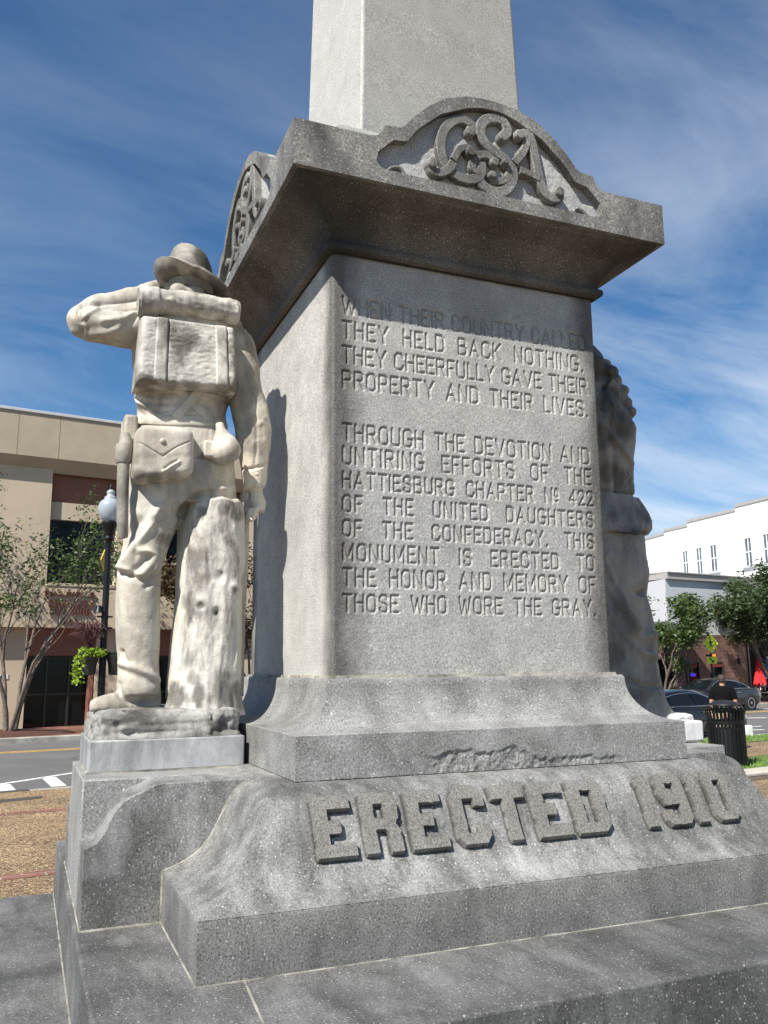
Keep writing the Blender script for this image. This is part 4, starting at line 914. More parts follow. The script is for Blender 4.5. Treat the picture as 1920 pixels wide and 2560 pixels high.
# ---------------- the second statue, a woman in the shade of the block
SOFF = np.array([1.12, .06, -.339]); wom = empty('woman_statue', tuple(SOFF))
tag(wom, 'weathered marble statue of a woman in a long dress, half hidden behind the block', 'statue')
sol_keep = sol; sol = wom
def woman():
    mb = MB()
    # right-hand outline x(z) measured, body centred near x=1.08
    Z = [1.52, 1.46, 1.40, 1.33, 1.25, 1.15, 1.05, .96, .905, .88]
    X = [1.14, 1.17, 1.24, 1.29, 1.335, 1.322, 1.305, 1.300, 1.300, 1.285]; RY = [.06, .09, .13, .16, .165, .15, .14, .125, .12, .115]
    sil = lambda dx, ry: math.sqrt(max(dx*dx-(.8*ry)**2, (.55*dx)**2))
    mb.loft([ell((1.06, .06, z), sil(x-1.06, r), r, 36, 0, 2.1) for z, x, r in reversed(list(zip(Z, X, RY)))])
    Z = [.885, .80, .754, .70, .60, .491, .466, .419, .372, .257, .15, .114, .05, -.063, -.144, -.199, -.235]
    X = [1.28, 1.335, 1.350, 1.338, 1.345, 1.357, 1.352, 1.332, 1.320, 1.347, 1.366, 1.370, 1.358, 1.372, 1.405, 1.45, 1.47]; RY = [.12, .16, .175, .18, .19, .20, .20, .20, .20, .21, .22, .22, .22, .23, .235, .24, .24]
    mb.loft([ell((1.06, .06, z), sil(x-1.06, r), r, 44, 0, 2.1) for z, x, r in reversed(list(zip(Z, X, RY)))])
    mb.ball((1.06, .07, 1.58), (.085, .105, .12), 24, 14); mb.ball((1.135, .05, 1.605), (.055, .05, .035), 18, 10)
    for x, z, r in ((1.145, 1.545, .062), (1.160, 1.50, .055), (1.200, 1.445, .05), (1.225, 1.385, .05), (1.245, 1.335, .048), (1.13, 1.46, .09), (1.16, 1.40, .10)): mb.ball((x, .04, z), (r, .09, r*.8), 16, 10)
    mb.ball((1.06, .18, 1.57), (.02, .025, .03), 10, 6)
    # arms folded in front
    arm(mb, [(1.24, .08, 1.27), (1.25, .13, 1.10), (1.20, .19, .98), (1.12, .26, 1.02)], [.075, .068, .058, .04]); arm(mb, [(.84, .06, 1.27), (.82, .10, 1.10), (.9, .2, 1.0), (1.02, .26, 1.04)], [.075, .068, .058, .04])
    for k in range(4): mb.tube([(1.10, .27, 1.03-.016*k), (1.06, .285, 1.04-.016*k), (1.03, .28, 1.045-.016*k)], [.011, .010, .007], 8)
    me = sculpt(mb, .0072, 3, .5); V, Nn = getv(me)
    q = lambda x, y: (1460+x/3.6875, 880+y/3.6875); r = lambda x, y: (1460+x/4.425, 1380+y/4.425)
    F = [([q(150, 680), q(240, 780), q(340, 900), q(450, 1065)], .012, .016), ([q(170, 700), q(260, 840), q(440, 1060)], -.010, .010), ([q(290, 870), q(285, 1050), q(300, 1300)], -.012, .012), ([q(200, 860), q(205, 1100), q(240, 1320)], .010, .02),
         ([q(330, 1000), q(370, 1150), q(350, 1200), q(400, 1130)], .008, .012), ([q(440, 1180), q(430, 1290), q(400, 1330)], -.010, .010), ([q(230, 240), q(160, 380), q(170, 520)], -.012, .014), ([q(290, 540), q(310, 680), q(330, 760)], -.012, .012), ([q(210, 380), q(260, 520), q(300, 640)], .012, .014),
         ([r(240, 60), r(330, 250), r(430, 500), r(600, 880), r(770, 920)], .016, .022), ([r(270, 90), r(360, 280), r(470, 500), r(640, 900)], -.012, .016), ([r(270, 400), r(420, 620), r(560, 850)], .010, .02), ([r(280, 680), r(420, 900), r(560, 1050), r(760, 1160)], .012, .016), ([r(290, 720), r(440, 940), r(600, 1100)], -.008, .014),
         ([r(430, 1390), r(560, 1430), r(700, 1470), r(820, 1500)], -.010, .010), ([r(690, 430), r(600, 460), r(560, 440)], -.010, .014), ([r(660, 660), r(700, 850)], .008, .012)]
    F = [(a_, b_*1.7, c_*1.1) for a_, b_, c_ in F]; V = strokes2d(V, Nn, F, 460.); sk = np.clip((.62-V[:, 2])/.2, 0, 1); hr = np.clip((V[:, 2]-1.32)/.05, 0, 1)
    V += Nn*(.006*fbm(V, (9, 9, 3), 5, 3)+.002*vnoise(V, 50, 6)+sk*.013*(1-2*np.abs(vnoise(V, (13, 13, 1.6), 31)))+hr*.010*vnoise(V, (26, 26, 20), 33)+(1-sk)*(1-hr)*.006*(1-2*np.abs(vnoise(V, (14, 14, 3), 35))))[:, None]
    band = np.exp(-((V[:, 2]-.885)/.012)**2); V -= Nn*(band*.012)[:, None]
    setv(me, V); add_stain(sm(me, 'figure', M_woman), [(1500, 920, 50, .85), (1530, 985, 45, .8), (1545, 1050, 40, .7), (1500, 1090, 40, .7), (1510, 1180, 30, .6), (1560, 1200, 26, .5), (1520, 1000, 60, .6), (1520, 1640, 40, .6), (1560, 1740, 30, .6), (1610, 1740, 24, .5)])
    p = MB(); Zp = [.872, .83, .79, .754, .71, .68, .665]; Xp = [1.296, 1.330, 1.356, 1.370, 1.366, 1.338, 1.29]
    R_ = np.array([ell((1.06, .06, z), math.sqrt((x-1.06)**2-(.8*(.13+.065*i/6))**2)+.016, .155+.065*i/6, 90, 0, 2.1) for i, (z, x) in enumerate(zip(Zp, Xp))]); an = np.arange(90)*2*math.pi/90
    R_[..., 0] += .006*np.cos(an*11)*np.cos(an); R_[..., 1] += .008*np.cos(an*11)*np.sin(an); R_[-1, :, :2] = R_[-1, :, :2]*.97+np.array([1.06, .06])*.03
    p.loft(list(R_[::-1])); add_stain(sb(p, 'peplum', M_woman, smooth=60), [(1520+14*k, 1356-5*k, 24, 1.0) for k in range(7)]+[(1612, 1300, 20, 1.0), (1602, 1275, 16, .9), (1530, 1290, 24, .7)], 12.)
woman()
M_wm = marble('white marble', (0.66, 0.66, 0.65), (0.55, 0.55, 0.55), (0.16, 0.13, 0.10), 0.7, 0.52, 0.70, (2.4, 2.4, 0.6), 0.2, 3.0, grey_amt=0.2)
sb(rock(.80, 1.434, -.186, .308, -.2385, -.205, 9, .012), 'rock_base', M_wm, smooth=60)
mb = MB(); mb.box(.811, 1.4335, -.1838, .3064, -.3365, -.2375); sb(mb, 'marble_block', M_wm, smooth=30, bevel=.012, seg=3)
sol = sol_keep
# ------------------------------------------------------------------ street frame: 'al' along the street, 'no' across it
A9 = math.radians(9.0); EV = np.array([math.cos(A9), math.sin(A9), 0]); NV = np.array([-math.sin(A9), math.cos(A9), 0])
G = -1.87; ROAD = G-.12; WALK = G+.03; FAC = 27.2
def SF(al, no, z=0.0): return EV*al+NV*no+np.array([0, 0, z])
def ON(u, v, no):
    d = ray(u, v); t = (no-CAM@NV)/(d@NV); p = CAM+d*t; return float(p@EV), float(p[2])
def AL(u, no, v=1668): return ON(u, v, no)[0]
def onground(u, v, z):
    d = ray(u, v); p = CAM+d*((z-CAM[2])/d[2]); return float(p@EV), float(p@NV)
def sfbox(mb, a0, a1, n0, n1, z0, z1):
    mb.box(min(a0, a1), max(a0, a1), min(n0, n1), max(n0, n1), min(z0, z1), max(z0, z1), M=lambda V: V[:, :1]*EV+V[:, 1:2]*NV+V[:, 2:3]*np.array([0, 0, 1.0])); return mb
def sfpoly(mb, pts, n0, n1):   # polygon in (al,z) extruded across
    k = len(pts); vs = [SF(a, n0, z) for a, z in pts]+[SF(a, n1, z) for a, z in pts]
    return mb.add(vs, [tuple(range(k)), tuple(range(2*k-1, k-1, -1))]+[(i, i+k, (i+1) % k+k, (i+1) % k) for i in range(k)])
def sheet(mb, pts, z): return mb.add([SF(a, n, z) for a, n in pts], [tuple(range(len(pts)))])

def aggregate():
    m, t, b = material('exposed aggregate'); co = objco(t)
    v = N(t, 'ShaderNodeTexVoronoi'); v.inputs['Scale'].default_value = 55; t.links.new(co, v.inputs['Vector'])
    s = N(t, 'ShaderNodeSeparateColor'); t.links.new(v.outputs['Color'], s.inputs[0])
    c = ramp(t, s.outputs[0], [(0.0, (.10, .062, .032)), (0.35, (.27, .17, .085)), (0.7, (.44, .29, .15)), (1.0, (.60, .46, .29))])
    e = ramp(t, v.outputs['Distance'], [(0.25, 1.0), (0.75, 0.35)]); c = mixc(t, 1.0, c, e, 'MULTIPLY')
    n = tex_noise(t, 0.9, 5, 0.6, co); c = mixc(t, 1.0, c, ramp(t, n, [(0.35, 0.72), (0.65, 1.12)]), 'MULTIPLY')
    t.links.new(c, b.inputs['Base Color']); b.inputs['Roughness'].default_value = 0.85; bump(t, b, v.outputs['Distance'], 0.8, 0.01); return m
def bricks(name, c1, c2, mort, sx, sy, vertical=False, rot=0.0, dirt=0.25):
    m, t, b = material(name); c = N(t, 'ShaderNodeTexCoord'); mp_ = N(t, 'ShaderNodeMapping'); mp_.inputs['Rotation'].default_value = (math.radians(90) if vertical else 0, 0, -A9 if not vertical else 0)
    src = c.outputs['Object']
    if vertical:
        cmbx = N(t, 'ShaderNodeCombineXYZ'); sp_ = N(t, 'ShaderNodeSeparateXYZ'); t.links.new(src, sp_.inputs[0])
        ax = math_(t, 'ADD', math_(t, 'MULTIPLY', sp_.outputs[0], math.cos(A9)), math_(t, 'MULTIPLY', sp_.outputs[1], math.sin(A9)))
        t.links.new(ax, cmbx.inputs[0]); t.links.new(sp_.outputs[2], cmbx.inputs[1]); vec = cmbx.outputs[0]
    else: t.links.new(src, mp_.inputs[0]); vec = mp_.outputs[0]
    br = N(t, 'ShaderNodeTexBrick'); br.inputs['Scale'].default_value = 1.0; br.inputs['Brick Width'].default_value = sx; br.inputs['Row Height'].default_value = sy; br.inputs['Mortar Size'].default_value = 0.008; br.inputs['Bias'].default_value = 0.0
    br.inputs['Color1'].default_value = (*c1, 1); br.inputs['Color2'].default_value = (*c2, 1); br.inputs['Mortar'].default_value = (*mort, 1); t.links.new(vec, br.inputs['Vector'])
    n = tex_noise(t, 3.0, 6, 0.65, vec); cc = mixc(t, 1.0, br.outputs[0], ramp(t, n, [(0.3, 1-dirt*2), (0.7, 1+dirt)]), 'MULTIPLY')
    wn = N(t, 'ShaderNodeTexNoise'); wn.inputs['Scale'].default_value = 7.0; wn.inputs['Detail'].default_value = 1; t.links.new(vec, wn.inputs['Vector'])
    cc = mixc(t, ramp(t, wn.outputs[0], [(0.62, 0.0), (0.72, 0.55)]), cc, tuple(min(1, x*2.3) for x in c2))
    t.links.new(cc, b.inputs['Base Color']); b.inputs['Roughness'].default_value = 0.88; bump(t, b, br.outputs['Fac'], -0.4, 0.006); return m
def asphalt():
    m, t, b = material('worn asphalt'); co = objco(t); g = tex_noise(t, 140, 3, 0.7, co); n = tex_noise(t, 0.7, 6, 0.6, objco(t, (1, 1, 1)))
    c = mixc(t, ramp(t, n, [(0.3, 0.0), (0.7, 1.0)]), (.085, .083, .083), (.125, .122, .12)); c = mixc(t, 1.0, c, ramp(t, g, [(0.3, 0.7), (0.7, 1.3)]), 'MULTIPLY')
    w = N(t, 'ShaderNodeTexVoronoi', feature='DISTANCE_TO_EDGE'); w.inputs['Scale'].default_value = .28
    dn = N(t, 'ShaderNodeTexNoise'); dn.inputs['Scale'].default_value = 1.5; dn.inputs['Detail'].default_value = 5; t.links.new(co, dn.inputs['Vector'])
    mv = N(t, 'ShaderNodeMix', data_type='VECTOR'); mv.inputs[0].default_value = .25; t.links.new(co, mv.inputs[4]); t.links.new(dn.outputs['Color'], mv.inputs[5]); t.links.new(mv.outputs[1], w.inputs['Vector'])
    c = mixc(t, ramp(t, w.outputs['Distance'], [(0.0, 0.8), (0.006, 0.0)]), c, (.03, .03, .03))
    t.links.new(c, b.inputs['Base Color']); b.inputs['Roughness'].default_value = 0.85; bump(t, b, g, 0.4, 0.004); return m
M_agg = aggregate(); M_asph = asphalt()
M_band = bricks('brick band', (.20, .085, .055), (.15, .06, .042), (.30, .26, .20), .40, .21)
M_pav = bricks('brick paving', (.24, .095, .06), (.18, .07, .045), (.13, .08, .06), .20, .10)
M_conc = plain('kerb concrete', (.30, .285, .25), .88, var=.3, scale=3, bmp=.3)
M_paintw = plain('white road paint', (.66, .65, .62), .7, var=.25, scale=9)
M_painty = plain('yellow road paint', (.62, .36, .06), .7, var=.22, scale=9)
M_soil = plain('distant ground', (.10, .11, .06), .95, var=.3, scale=.3)
M_mulch = plain('bark mulch', (.075, .03, .02), .95, var=.5, scale=22, bmp=.9)
def st(o): return tag(o, kind='structure')
mb = MB(); an = np.arange(64)*2*math.pi/64; mb.add([(math.cos(a)*900, math.sin(a)*900, G-.17) for a in an], [tuple(range(64))]); st(mb.build('ground', M_soil, smooth=0))
mb = MB(); sheet(mb, [(-120, 12.1), (200, 12.1), (200, 23.75), (-120, 23.75)], ROAD); st(mb.build('road', M_asph, smooth=0))
mb = MB(); sfbox(mb, -60, 120, -30, 12.03, G-.3, G); st(mb.build('plaza_paving', M_agg, smooth=0))
mb = MB(); sfbox(mb, -60, 120, 12.03, 12.20, G-.3, G+.004); st(mb.build('near_kerb', M_conc, smooth=30, bevel=.02))
mb = MB(); sfbox(mb, -120, 200, 23.65, 23.86, G-.3, WALK+.002); st(mb.build('far_kerb', M_conc, smooth=30, bevel=.025))
mb = MB(); sfbox(mb, -120, 200, 23.86, 34, G-.3, WALK); st(mb.build('far_pavement', M_pav, smooth=0))
mb = MB()
for no in (5.86, 9.74): sheet(mb, [(-50, no-.105), (9, no-.105), (9, no+.105), (-50, no+.105)], G+.004)
st(mb.build('brick_bands', M_band, smooth=0))
mb = MB(); sheet(mb, [(-60, 20.84), (200, 20.84), (200, 20.97), (-60, 20.97)], ROAD+.004); sheet(mb, [(-60, 20.56), (200, 20.56), (200, 20.68), (-60, 20.68)], ROAD+.004); st(mb.build('road_centre_line', M_painty, smooth=0))
mb = MB()
def strip(p, q, w):
    p, q = np.array(p), np.array(q); d = (q-p)/np.linalg.norm(q-p); n_ = np.array([-d[1], d[0]])*w/2; sheet(mb, [tuple(p-n_), tuple(q-n_), tuple(q+n_), tuple(p+n_)], ROAD+.004)
w0, w1 = onground(0, 1961, ROAD), onground(175.7, 1933.6, ROAD); dd_ = np.array(w1)-np.array(w0)
strip(np.array(w0)-dd_*1.5, np.array(w1)+dd_*3, .13)
h1, h2 = onground(6, 1962, ROAD), onground(19.5, 1977.4, ROAD); strip(h1, h2, .26)
h1, h2 = onground(121.5, 1943.5, ROAD), onground(147.5, 1966, ROAD); strip(h1, h2, .26)
for k in range(1, 4):
    s = np.array([1.05*k, 0.75*k]); strip(np.array(h1)+s, (h2[0]+1.05*k, 12.4), .26)
for u0, u1, v, w in ((1868, 1916, 1795.5, .30), (1835, 1866, 1791.5, .25), (1850, 1904, 1817, .22), (1850, 1910, 1825.5, .22), (1830, 1960, 1773.5, .16)):
    strip(onground(u0, v, ROAD), onground(u1, v-(u1-u0)*.02, ROAD), w)
st(mb.build('road_markings', M_paintw, smooth=0))
# right-hand lawn strips and stone slab
M_grass = plain('lawn', (.10, .17, .035), .95, var=.45, scale=4, bmp=.8)
mb = MB()
GR = [[(7.8, 10.75), (40, 10.75), (40, 11.92), (7.8, 11.92)], [(7.8, 6.98), (40, 6.98), (40, 8.42), (7.8, 8.42)]]
for q in GR: sheet(mb, q, G+.012)
st(mb.build('lawn', M_grass, smooth=0))
mb = MB(); sheet(mb, [(7.8, 8.42), (40, 8.42), (40, 8.66), (7.8, 8.66)], G+.006); sheet(mb, [(7.8, 6.2), (40, 6.2), (40, 6.55), (7.8, 6.55)], G+.006); st(mb.build('path_edging', plain('dark path edging', (.10, .07, .05), .9, var=.3), smooth=0))
mb = MB(); a0, n0 = onground(1862, 1944, G); sfbox(mb, a0-.2, a0+1.25, n0-.05, n0+.42, G, G+.07); st(mb.build('stone_slab', plain('pale slab', (.42, .39, .32), .85, var=.2), smooth=30, bevel=.02))
mb = MB(); q_ = [onground(*p, G) for p in ((-60, 2005), (108, 1990), (100, 1997), (-60, 2012))]; sheet(mb, q_, G+.004); st(mb.build('drain_slot', plain('drain dark', (.05, .045, .04), .9), smooth=0))
mb = MB(); a_, n_ = onground(-30, 1985, G); sfbox(mb, a_-.1, a_+.62, 12.02, 12.215, G-.11, G+.006); st(mb.build('kerb_inlet', bpy.data.materials['drain dark'], smooth=0))
# blades of grass on the lawns
gv, gf = [], []
for q in GR:
    for _ in range(5200):
        a = 9.0+random.random()**1.2*14; n_ = q[0][1]+random.random()*(q[2][1]-q[0][1]); p = SF(a, n_, G+.01); h = .03+.05*random.random(); t = random.random()*6.3
        dx, dy = math.cos(t)*.012, math.sin(t)*.012; k = len(gv); lx, ly = random.uniform(-.02, .02), random.uniform(-.02, .02)
        gv += [(p[0]-dx, p[1]-dy, p[2]), (p[0]+dx, p[1]+dy, p[2]), (p[0]+lx, p[1]+ly, p[2]+h)]; gf.append((k, k+1, k+2))
mb = MB(); mb.add(gv, gf); tag(mb.build('grass', plain('grass blade', (.13, .22, .04), .8, var=.5, scale=3), smooth=0, recalc=False), kind='stuff')
# mulch bed round the street tree
mb = MB(); ab, nb = AL(38, 24.9), 24.9; R_ = []
for f, h in ((1.0, 0), (.85, .08), (.5, .15), (.1, .17)): q = ell((0, 0, 0), 1.9*f, .95*f, 48); q += np.stack([fbm(q, 3, 2, 3)*.12*f]*2+[np.zeros(48)], 1); R_.append(SF(ab, nb, WALK+h)+q[:, :1]*EV+q[:, 1:2]*NV)
mb.loft(R_); st(mb.build('mulch_bed', M_mulch, smooth=60))

# ------------------------------------------------------------------ left building
M_stuc = plain('beige stucco', (.46, .372, .27), .9, var=.07, scale=1.2, bmp=.25)
M_stuc2 = plain('grey beige stucco', (.37, .305, .225), .9, var=.08, scale=1.2, bmp=.25)
M_brown = plain('red brown panel', (.21, .085, .055), .8, var=.08, scale=1.5, bmp=.15)
M_glass = plain('dark glass', (.005, .006, .007), .10, var=.1, spec=.25)
M_dkfr = plain('dark frame', (.02, .018, .018), .4)
M_flash = plain('grey roof flashing', (.46, .47, .47), .5, var=.1)
M_letter = plain('dark red letters', (.12, .035, .025), .6)
bl = empty('office_building', tuple(SF(AL(170, FAC), FAC, WALK)), A9); tag(bl, 'two storey beige stucco office building with red brown panels and raised lettering', 'building')
def part(mb, name, mat, root, parent=None, **k):
    o = mb.build(name, mat, None, **k); o.parent = parent or root
    Mi = Matrix.Translation(Vector(root.location)) @ Matrix.Rotation(root.rotation_euler.z, 4, 'Z')
    o.matrix_parent_inverse = Mi.inverted() if (parent is None or parent is root) else Matrix.Identity(4)
    return o
UP, LOW = FAC, FAC+.42
zt = ON(0, 1021, UP-.3)[1]; zf = ON(50, 1137, UP-.3)[1]; zs = ON(50, 1173, UP)[1]; z1 = ON(150, 1569, UP)[1]; zsill = ON(150, 1458, UP)[1]
a0, a1 = AL(-420, UP), AL(900, UP)
bays = [(AL(-205, UP), AL(-20, UP)-.35), (AL(103, UP), AL(278, UP)), (AL(405, UP), AL(598, UP)), (AL(735, UP), AL(850, UP))]
wtop = ON(180, 1299, UP)[1]; btop = ON(180, 1182, UP)[1]; bbot = ON(180, 1256, UP)[1]; wl, wr = AL(90, UP), AL(250, UP)
mb = MB(); edges = [a0]+[x for b_ in bays for x in b_]+[a1]
for i in range(0, len(edges), 2): sfbox(mb, edges[i], edges[i+1], UP, UP+.6, z1, zs+.5)
for x0, x1 in bays: sfbox(mb, x0+.001, x1-.001, UP+.0, UP+.6, z1, zsill-.1)
sfbox(mb, a0, a1, UP+1.3, UP+12, WALK, zt-.2)
part(mb, 'wall', M_stuc, bl, smooth=30)
for x0, x1 in bays:
    mb = MB(); sfbox(mb, x0, x1, UP-.03, UP+.5, zsill-.1, zsill); part(mb, 'window_ledge', M_stuc, bl, smooth=30, bevel=.01)
mb = MB(); sfpoly(mb, [(a0, zf), (a1, zf), (a1, zt), (a0, zt)], UP-.32, UP+.5); 
mb.add([SF(a0, UP-.315, zf-.002), SF(a1, UP-.315, zf-.002), SF(a1, UP+.10, zs-.002), SF(a0, UP+.10, zs-.002), SF(a0, UP+.2, zf), SF(a1, UP+.2, zf)], [(0, 1, 2, 3), (3, 2, 5, 4), (0, 3, 4), (1, 5, 2)])
part(mb, 'fascia', M_stuc2, bl, smooth=30)
M_jl = plain('joint line', (.30, .24, .17), .9)
for u in (4, 113.7, 290, 450, 610, -140): x = AL(u, UP-.32); mb = MB(); sfbox(mb, x-.012, x+.012, UP-.326, UP-.30, zf, zt); part(mb, 'panel_joint', M_jl, bl, smooth=0)
mb = MB(); sfbox(mb, a0-.1, a1+.1, UP-.37, UP+1, zt, zt+.10); part(mb, 'roof_edge', M_flash, bl, smooth=30, bevel=.01)
for i, (x0, x1) in enumerate(bays):
    mb = MB(); sfbox(mb, x0, x1, UP+.30, UP+.6, bbot, zs+.4); part(mb, 'brown_panel', M_brown, bl, smooth=0)
    mb = MB(); sfbox(mb, x0, x1, UP+.18, UP+.6, wtop, bbot); part(mb, 'lintel', M_stuc, bl, smooth=0)
    mb = MB(); sfbox(mb, x0, x1, UP+.42, UP+.46, zsill, wtop); w_ = part(mb, 'window', M_glass, bl, smooth=0)
    mb = MB()
    for x in (x0+.03, (x0+x1)/2, x1-.03): sfbox(mb, x-.03, x+.03, UP+.37, UP+.43, zsill, wtop)
    sfbox(mb, x0, x1, UP+.365, UP+.435, zsill, zsill+.06); sfbox(mb, x0, x1, UP+.365, UP+.435, wtop-.06, wtop); part(mb, 'window_frame', M_dkfr, bl, w_, smooth=0)
# ground floor
doors = [(AL(-300, LOW), AL(-120, LOW)), (AL(66, LOW), AL(238, LOW)), (AL(375, LOW), AL(560, LOW)), (AL(700, LOW), AL(820, LOW))]
zd = ON(150, 1639, LOW)[1]
mb = MB(); edges = [a0]+[x for b_ in doors for x in b_]+[a1]
for i in range(0, len(edges), 2): sfbox(mb, edges[i], edges[i+1], LOW, LOW+.5, WALK-.05, z1)
sfbox(mb, a0, a1, UP+.05, LOW+.4, z1-.003, z1+.05)
part(mb, 'lower_wall', M_stuc, bl, smooth=30)
for x0, x1 in doors:
    mb = MB(); sfbox(mb, x0, x1, LOW+.06, LOW+.4, zd, z1-.004); part(mb, 'door_header', M_brown, bl, smooth=0)
    mb = MB(); sfbox(mb, x0, x1, LOW+.55, LOW+.6, WALK, zd); d_ = part(mb, 'entrance_door', M_glass, bl, smooth=0)
    mb = MB(); w = x1-x0
    for f in (.0, .33, .66, 1.0): x = x0+w*f; sfbox(mb, x-.035, x+.035, LOW+.48, LOW+.56, WALK, zd)
    sfbox(mb, x0, x1, LOW+.485, LOW+.555, WALK+1.05, WALK+1.11); sfbox(mb, x0, x1, LOW+.485, LOW+.555, zd-.10, zd); part(mb, 'door_frame', M_dkfr, bl, d_, smooth=0)
    mb = MB(); sfbox(mb, x1-.16, x1-.04, LOW+.04, LOW+.48, WALK, zd-.02); part(mb, 'door_jamb', M_brown, bl, smooth=0)
# raised lettering on the band above the entrance
def letters3d(text, al0, al1, zb, h, no0, no1, mat, root, name, sw=.16):
    mb = MB(); yy = 0
    for pl in layout(text, al0, al1, h):
        for (a, b_), (c, d) in zip(pl[:-1], pl[1:]):
            v = np.array([c-a, d-b_]); L_ = np.linalg.norm(v)+1e-9; v = v/L_; n_ = np.array([-v[1], v[0]])*h*sw/2; e = v*h*sw*.35
            p = np.array([a, b_+zb])-e; q = np.array([c, d+zb])+e; yy = (yy+1) % 5
            sfpoly(mb, [tuple(p-n_), tuple(q-n_), tuple(q+n_), tuple(p+n_)], no0-.001*yy, no1)
    return part(mb, name, mat, root, smooth=0)
for txt, u0, u1, vb, vt in (('PAUL B. JOHNSON, JR.', 112, 236, 1488.5, 1477.5), ('CHANCERY', 122, 232, 1517, 1500), ('BUILDING', 125, 223, 1535.5, 1520), ('641', 157, 189, 1563, 1547)):
    x0, zb = ON(u0, vb, UP); x1, _ = ON(u1, vb, UP); zt_ = ON(u0, vt, UP)[1]; letters3d(txt, x0, x1, zb, zt_-zb, UP-.08, UP+.01, M_letter, bl, 'raised_lettering', .15)
mb = MB(); x0, zb = ON(-14, 1698, LOW); x1, zt_ = ON(21, 1685, LOW); sfbox(mb, x0, x1, LOW-.02, LOW+.01, zb, zt_); pl_ = part(mb, 'number_plate', M_paintw, bl, smooth=0)
for k_, ch_ in enumerate('641'): xa_ = x0+(.10+.31*k_)*(x1-x0); letters3d(ch_, xa_, xa_+.2*(x1-x0), zb+.14*(zt_-zb), .70*(zt_-zb), LOW-.03, LOW-.015, M_dkfr, bl, 'plate_digit', .16)

# ------------------------------------------------------------------ right: white building, low corner shop
M_white = plain('white painted wall', (.80, .80, .78), .8, var=.03, scale=.8)
M_white2 = plain('pale grey painted wall', (.44, .455, .48), .8, var=.04, scale=.9)
M_brk = bricks('old brick', (.17, .065, .045), (.10, .04, .032), (.20, .17, .145), .22, .075, True, 0, .3)
M_cope = plain('grey coping', (.34, .32, .31), .8, var=.1)
M_black = plain('dark interior', (.004, .004, .005), .9, spec=.1)
def at(u, d, v=1663.0):
    r_ = ray(u, v); r_ = r_/(r_@_f); return CAM+r_*d
tw = empty('white_building', tuple(at(1790, 55)*np.array([1, 1, 0])+np.array([0, 0, WALK])), 0); tag(tw, 'tall white painted building with stepped parapet and narrow sash windows', 'building')
tang = math.radians(6.9); TD = np.array([math.sin(tang), math.cos(tang), 0]); TN = np.array([-TD[1], TD[0], 0]); Q0 = at(1920, 50)
def onw(u, v, off=0.0):
    q = Q0+TN*off; d = ray(u, v); t = ((q-CAM)@TN)/(d@TN); p = CAM+d*t; return float((p-Q0)@TD), float(p[2])
def wpt(s, z, off=0.0): return Q0+TD*s+TN*off*1.0+np.array([0, 0, z-Q0[2]])
def wpoly(mb, pts, o0, o1):
    k = len(pts); vs = [wpt(s, z, o0) for s, z in pts]+[wpt(s, z, o1) for s, z in pts]
    return mb.add(vs, [tuple(range(k)), tuple(range(2*k-1, k-1, -1))]+[(i, i+k, (i+1) % k+k, (i+1) % k) for i in range(k)])
top = [onw(*q) for q in ((1500, 1372), (1614, 1346), (1661, 1333), (1661.5, 1326), (1718, 1313), (1719, 1303), (1838, 1274), (1840, 1264), (1920, 1244), (2100, 1196))]
top = [(s, z) for s, z in top]
for i in (3, 5, 7): top[i] = (top[i-1][0]-.02, top[i][1])
M_glass2 = plain('sky lit glass', (.10, .125, .15), .12, var=.3, scale=2.0)
wins = [(1706, 1721, 1380, 1437), (1739.5, 1756, 1372, 1434.6), (1774.5, 1793, 1365, 1428.7), (1860, 1880, 1347.6, 1414.7), (1906.5, 1927, 1337.6, 1409.8)]
mb = MB(); wpoly(mb, top+[(top[-1][0], WALK), (top[0][0], WALK)], 0, -14)
part(mb, 'wall', M_white, tw, smooth=0)
mb = MB()
for (s0, za), (s1, zb) in zip(top[:-1], top[1:]):
    if abs(s1-s0) > .1: wpoly(mb, [(s0, za-.10), (s1, zb-.10), (s1, zb+.08), (s0, za+.08)], .06, -.4)
part(mb, 'coping', M_cope, tw, smooth=0)
for u0, u1, v0, v1 in wins:
    s0, zt_ = onw(u0, v0); s1, _ = onw(u1, v0); _, zb = onw((u0+u1)/2, v1)
    s0, s1 = min(s0, s1), max(s0, s1); w = s1-s0; h = zt_-zb
    mb = MB(); 
    for q in ((s0-.12, s0+.08), (s1-.08, s1+.12)): wpoly(mb, [(q[0], zb), (q[1], zb), (q[1], zt_), (q[0], zt_)], .05, -.05)
    wpoly(mb, [(s0-.12, zt_), (s1+.12, zt_), (s1+.12, zt_+.16), (s0-.12, zt_+.16)], .06, -.05); wpoly(mb, [(s0, zb+h*.48), (s1, zb+h*.48), (s1, zb+h*.52), (s0, zb+h*.52)], .045, -.02); sm_ = (s0+s1)/2
    wpoly(mb, [(sm_-.03, zb), (sm_+.03, zb), (sm_+.03, zt_), (sm_-.03, zt_)], .04, -.02)
    f_ = part(mb, 'window', M_white, tw, smooth=0)
    mb = MB(); wpoly(mb, [(s0, zb), (s1, zb), (s1, zt_), (s0, zt_)], .015, -.01); part(mb, 'pane', M_glass2, tw, f_, smooth=0)
    mb = MB(); wpoly(mb, [(s0-.2, zb-.14), (s1+.2, zb-.14), (s1+.2, zb), (s0-.2, zb)], .16, -.05); part(mb, 'sill', M_white2, tw, f_, smooth=0)

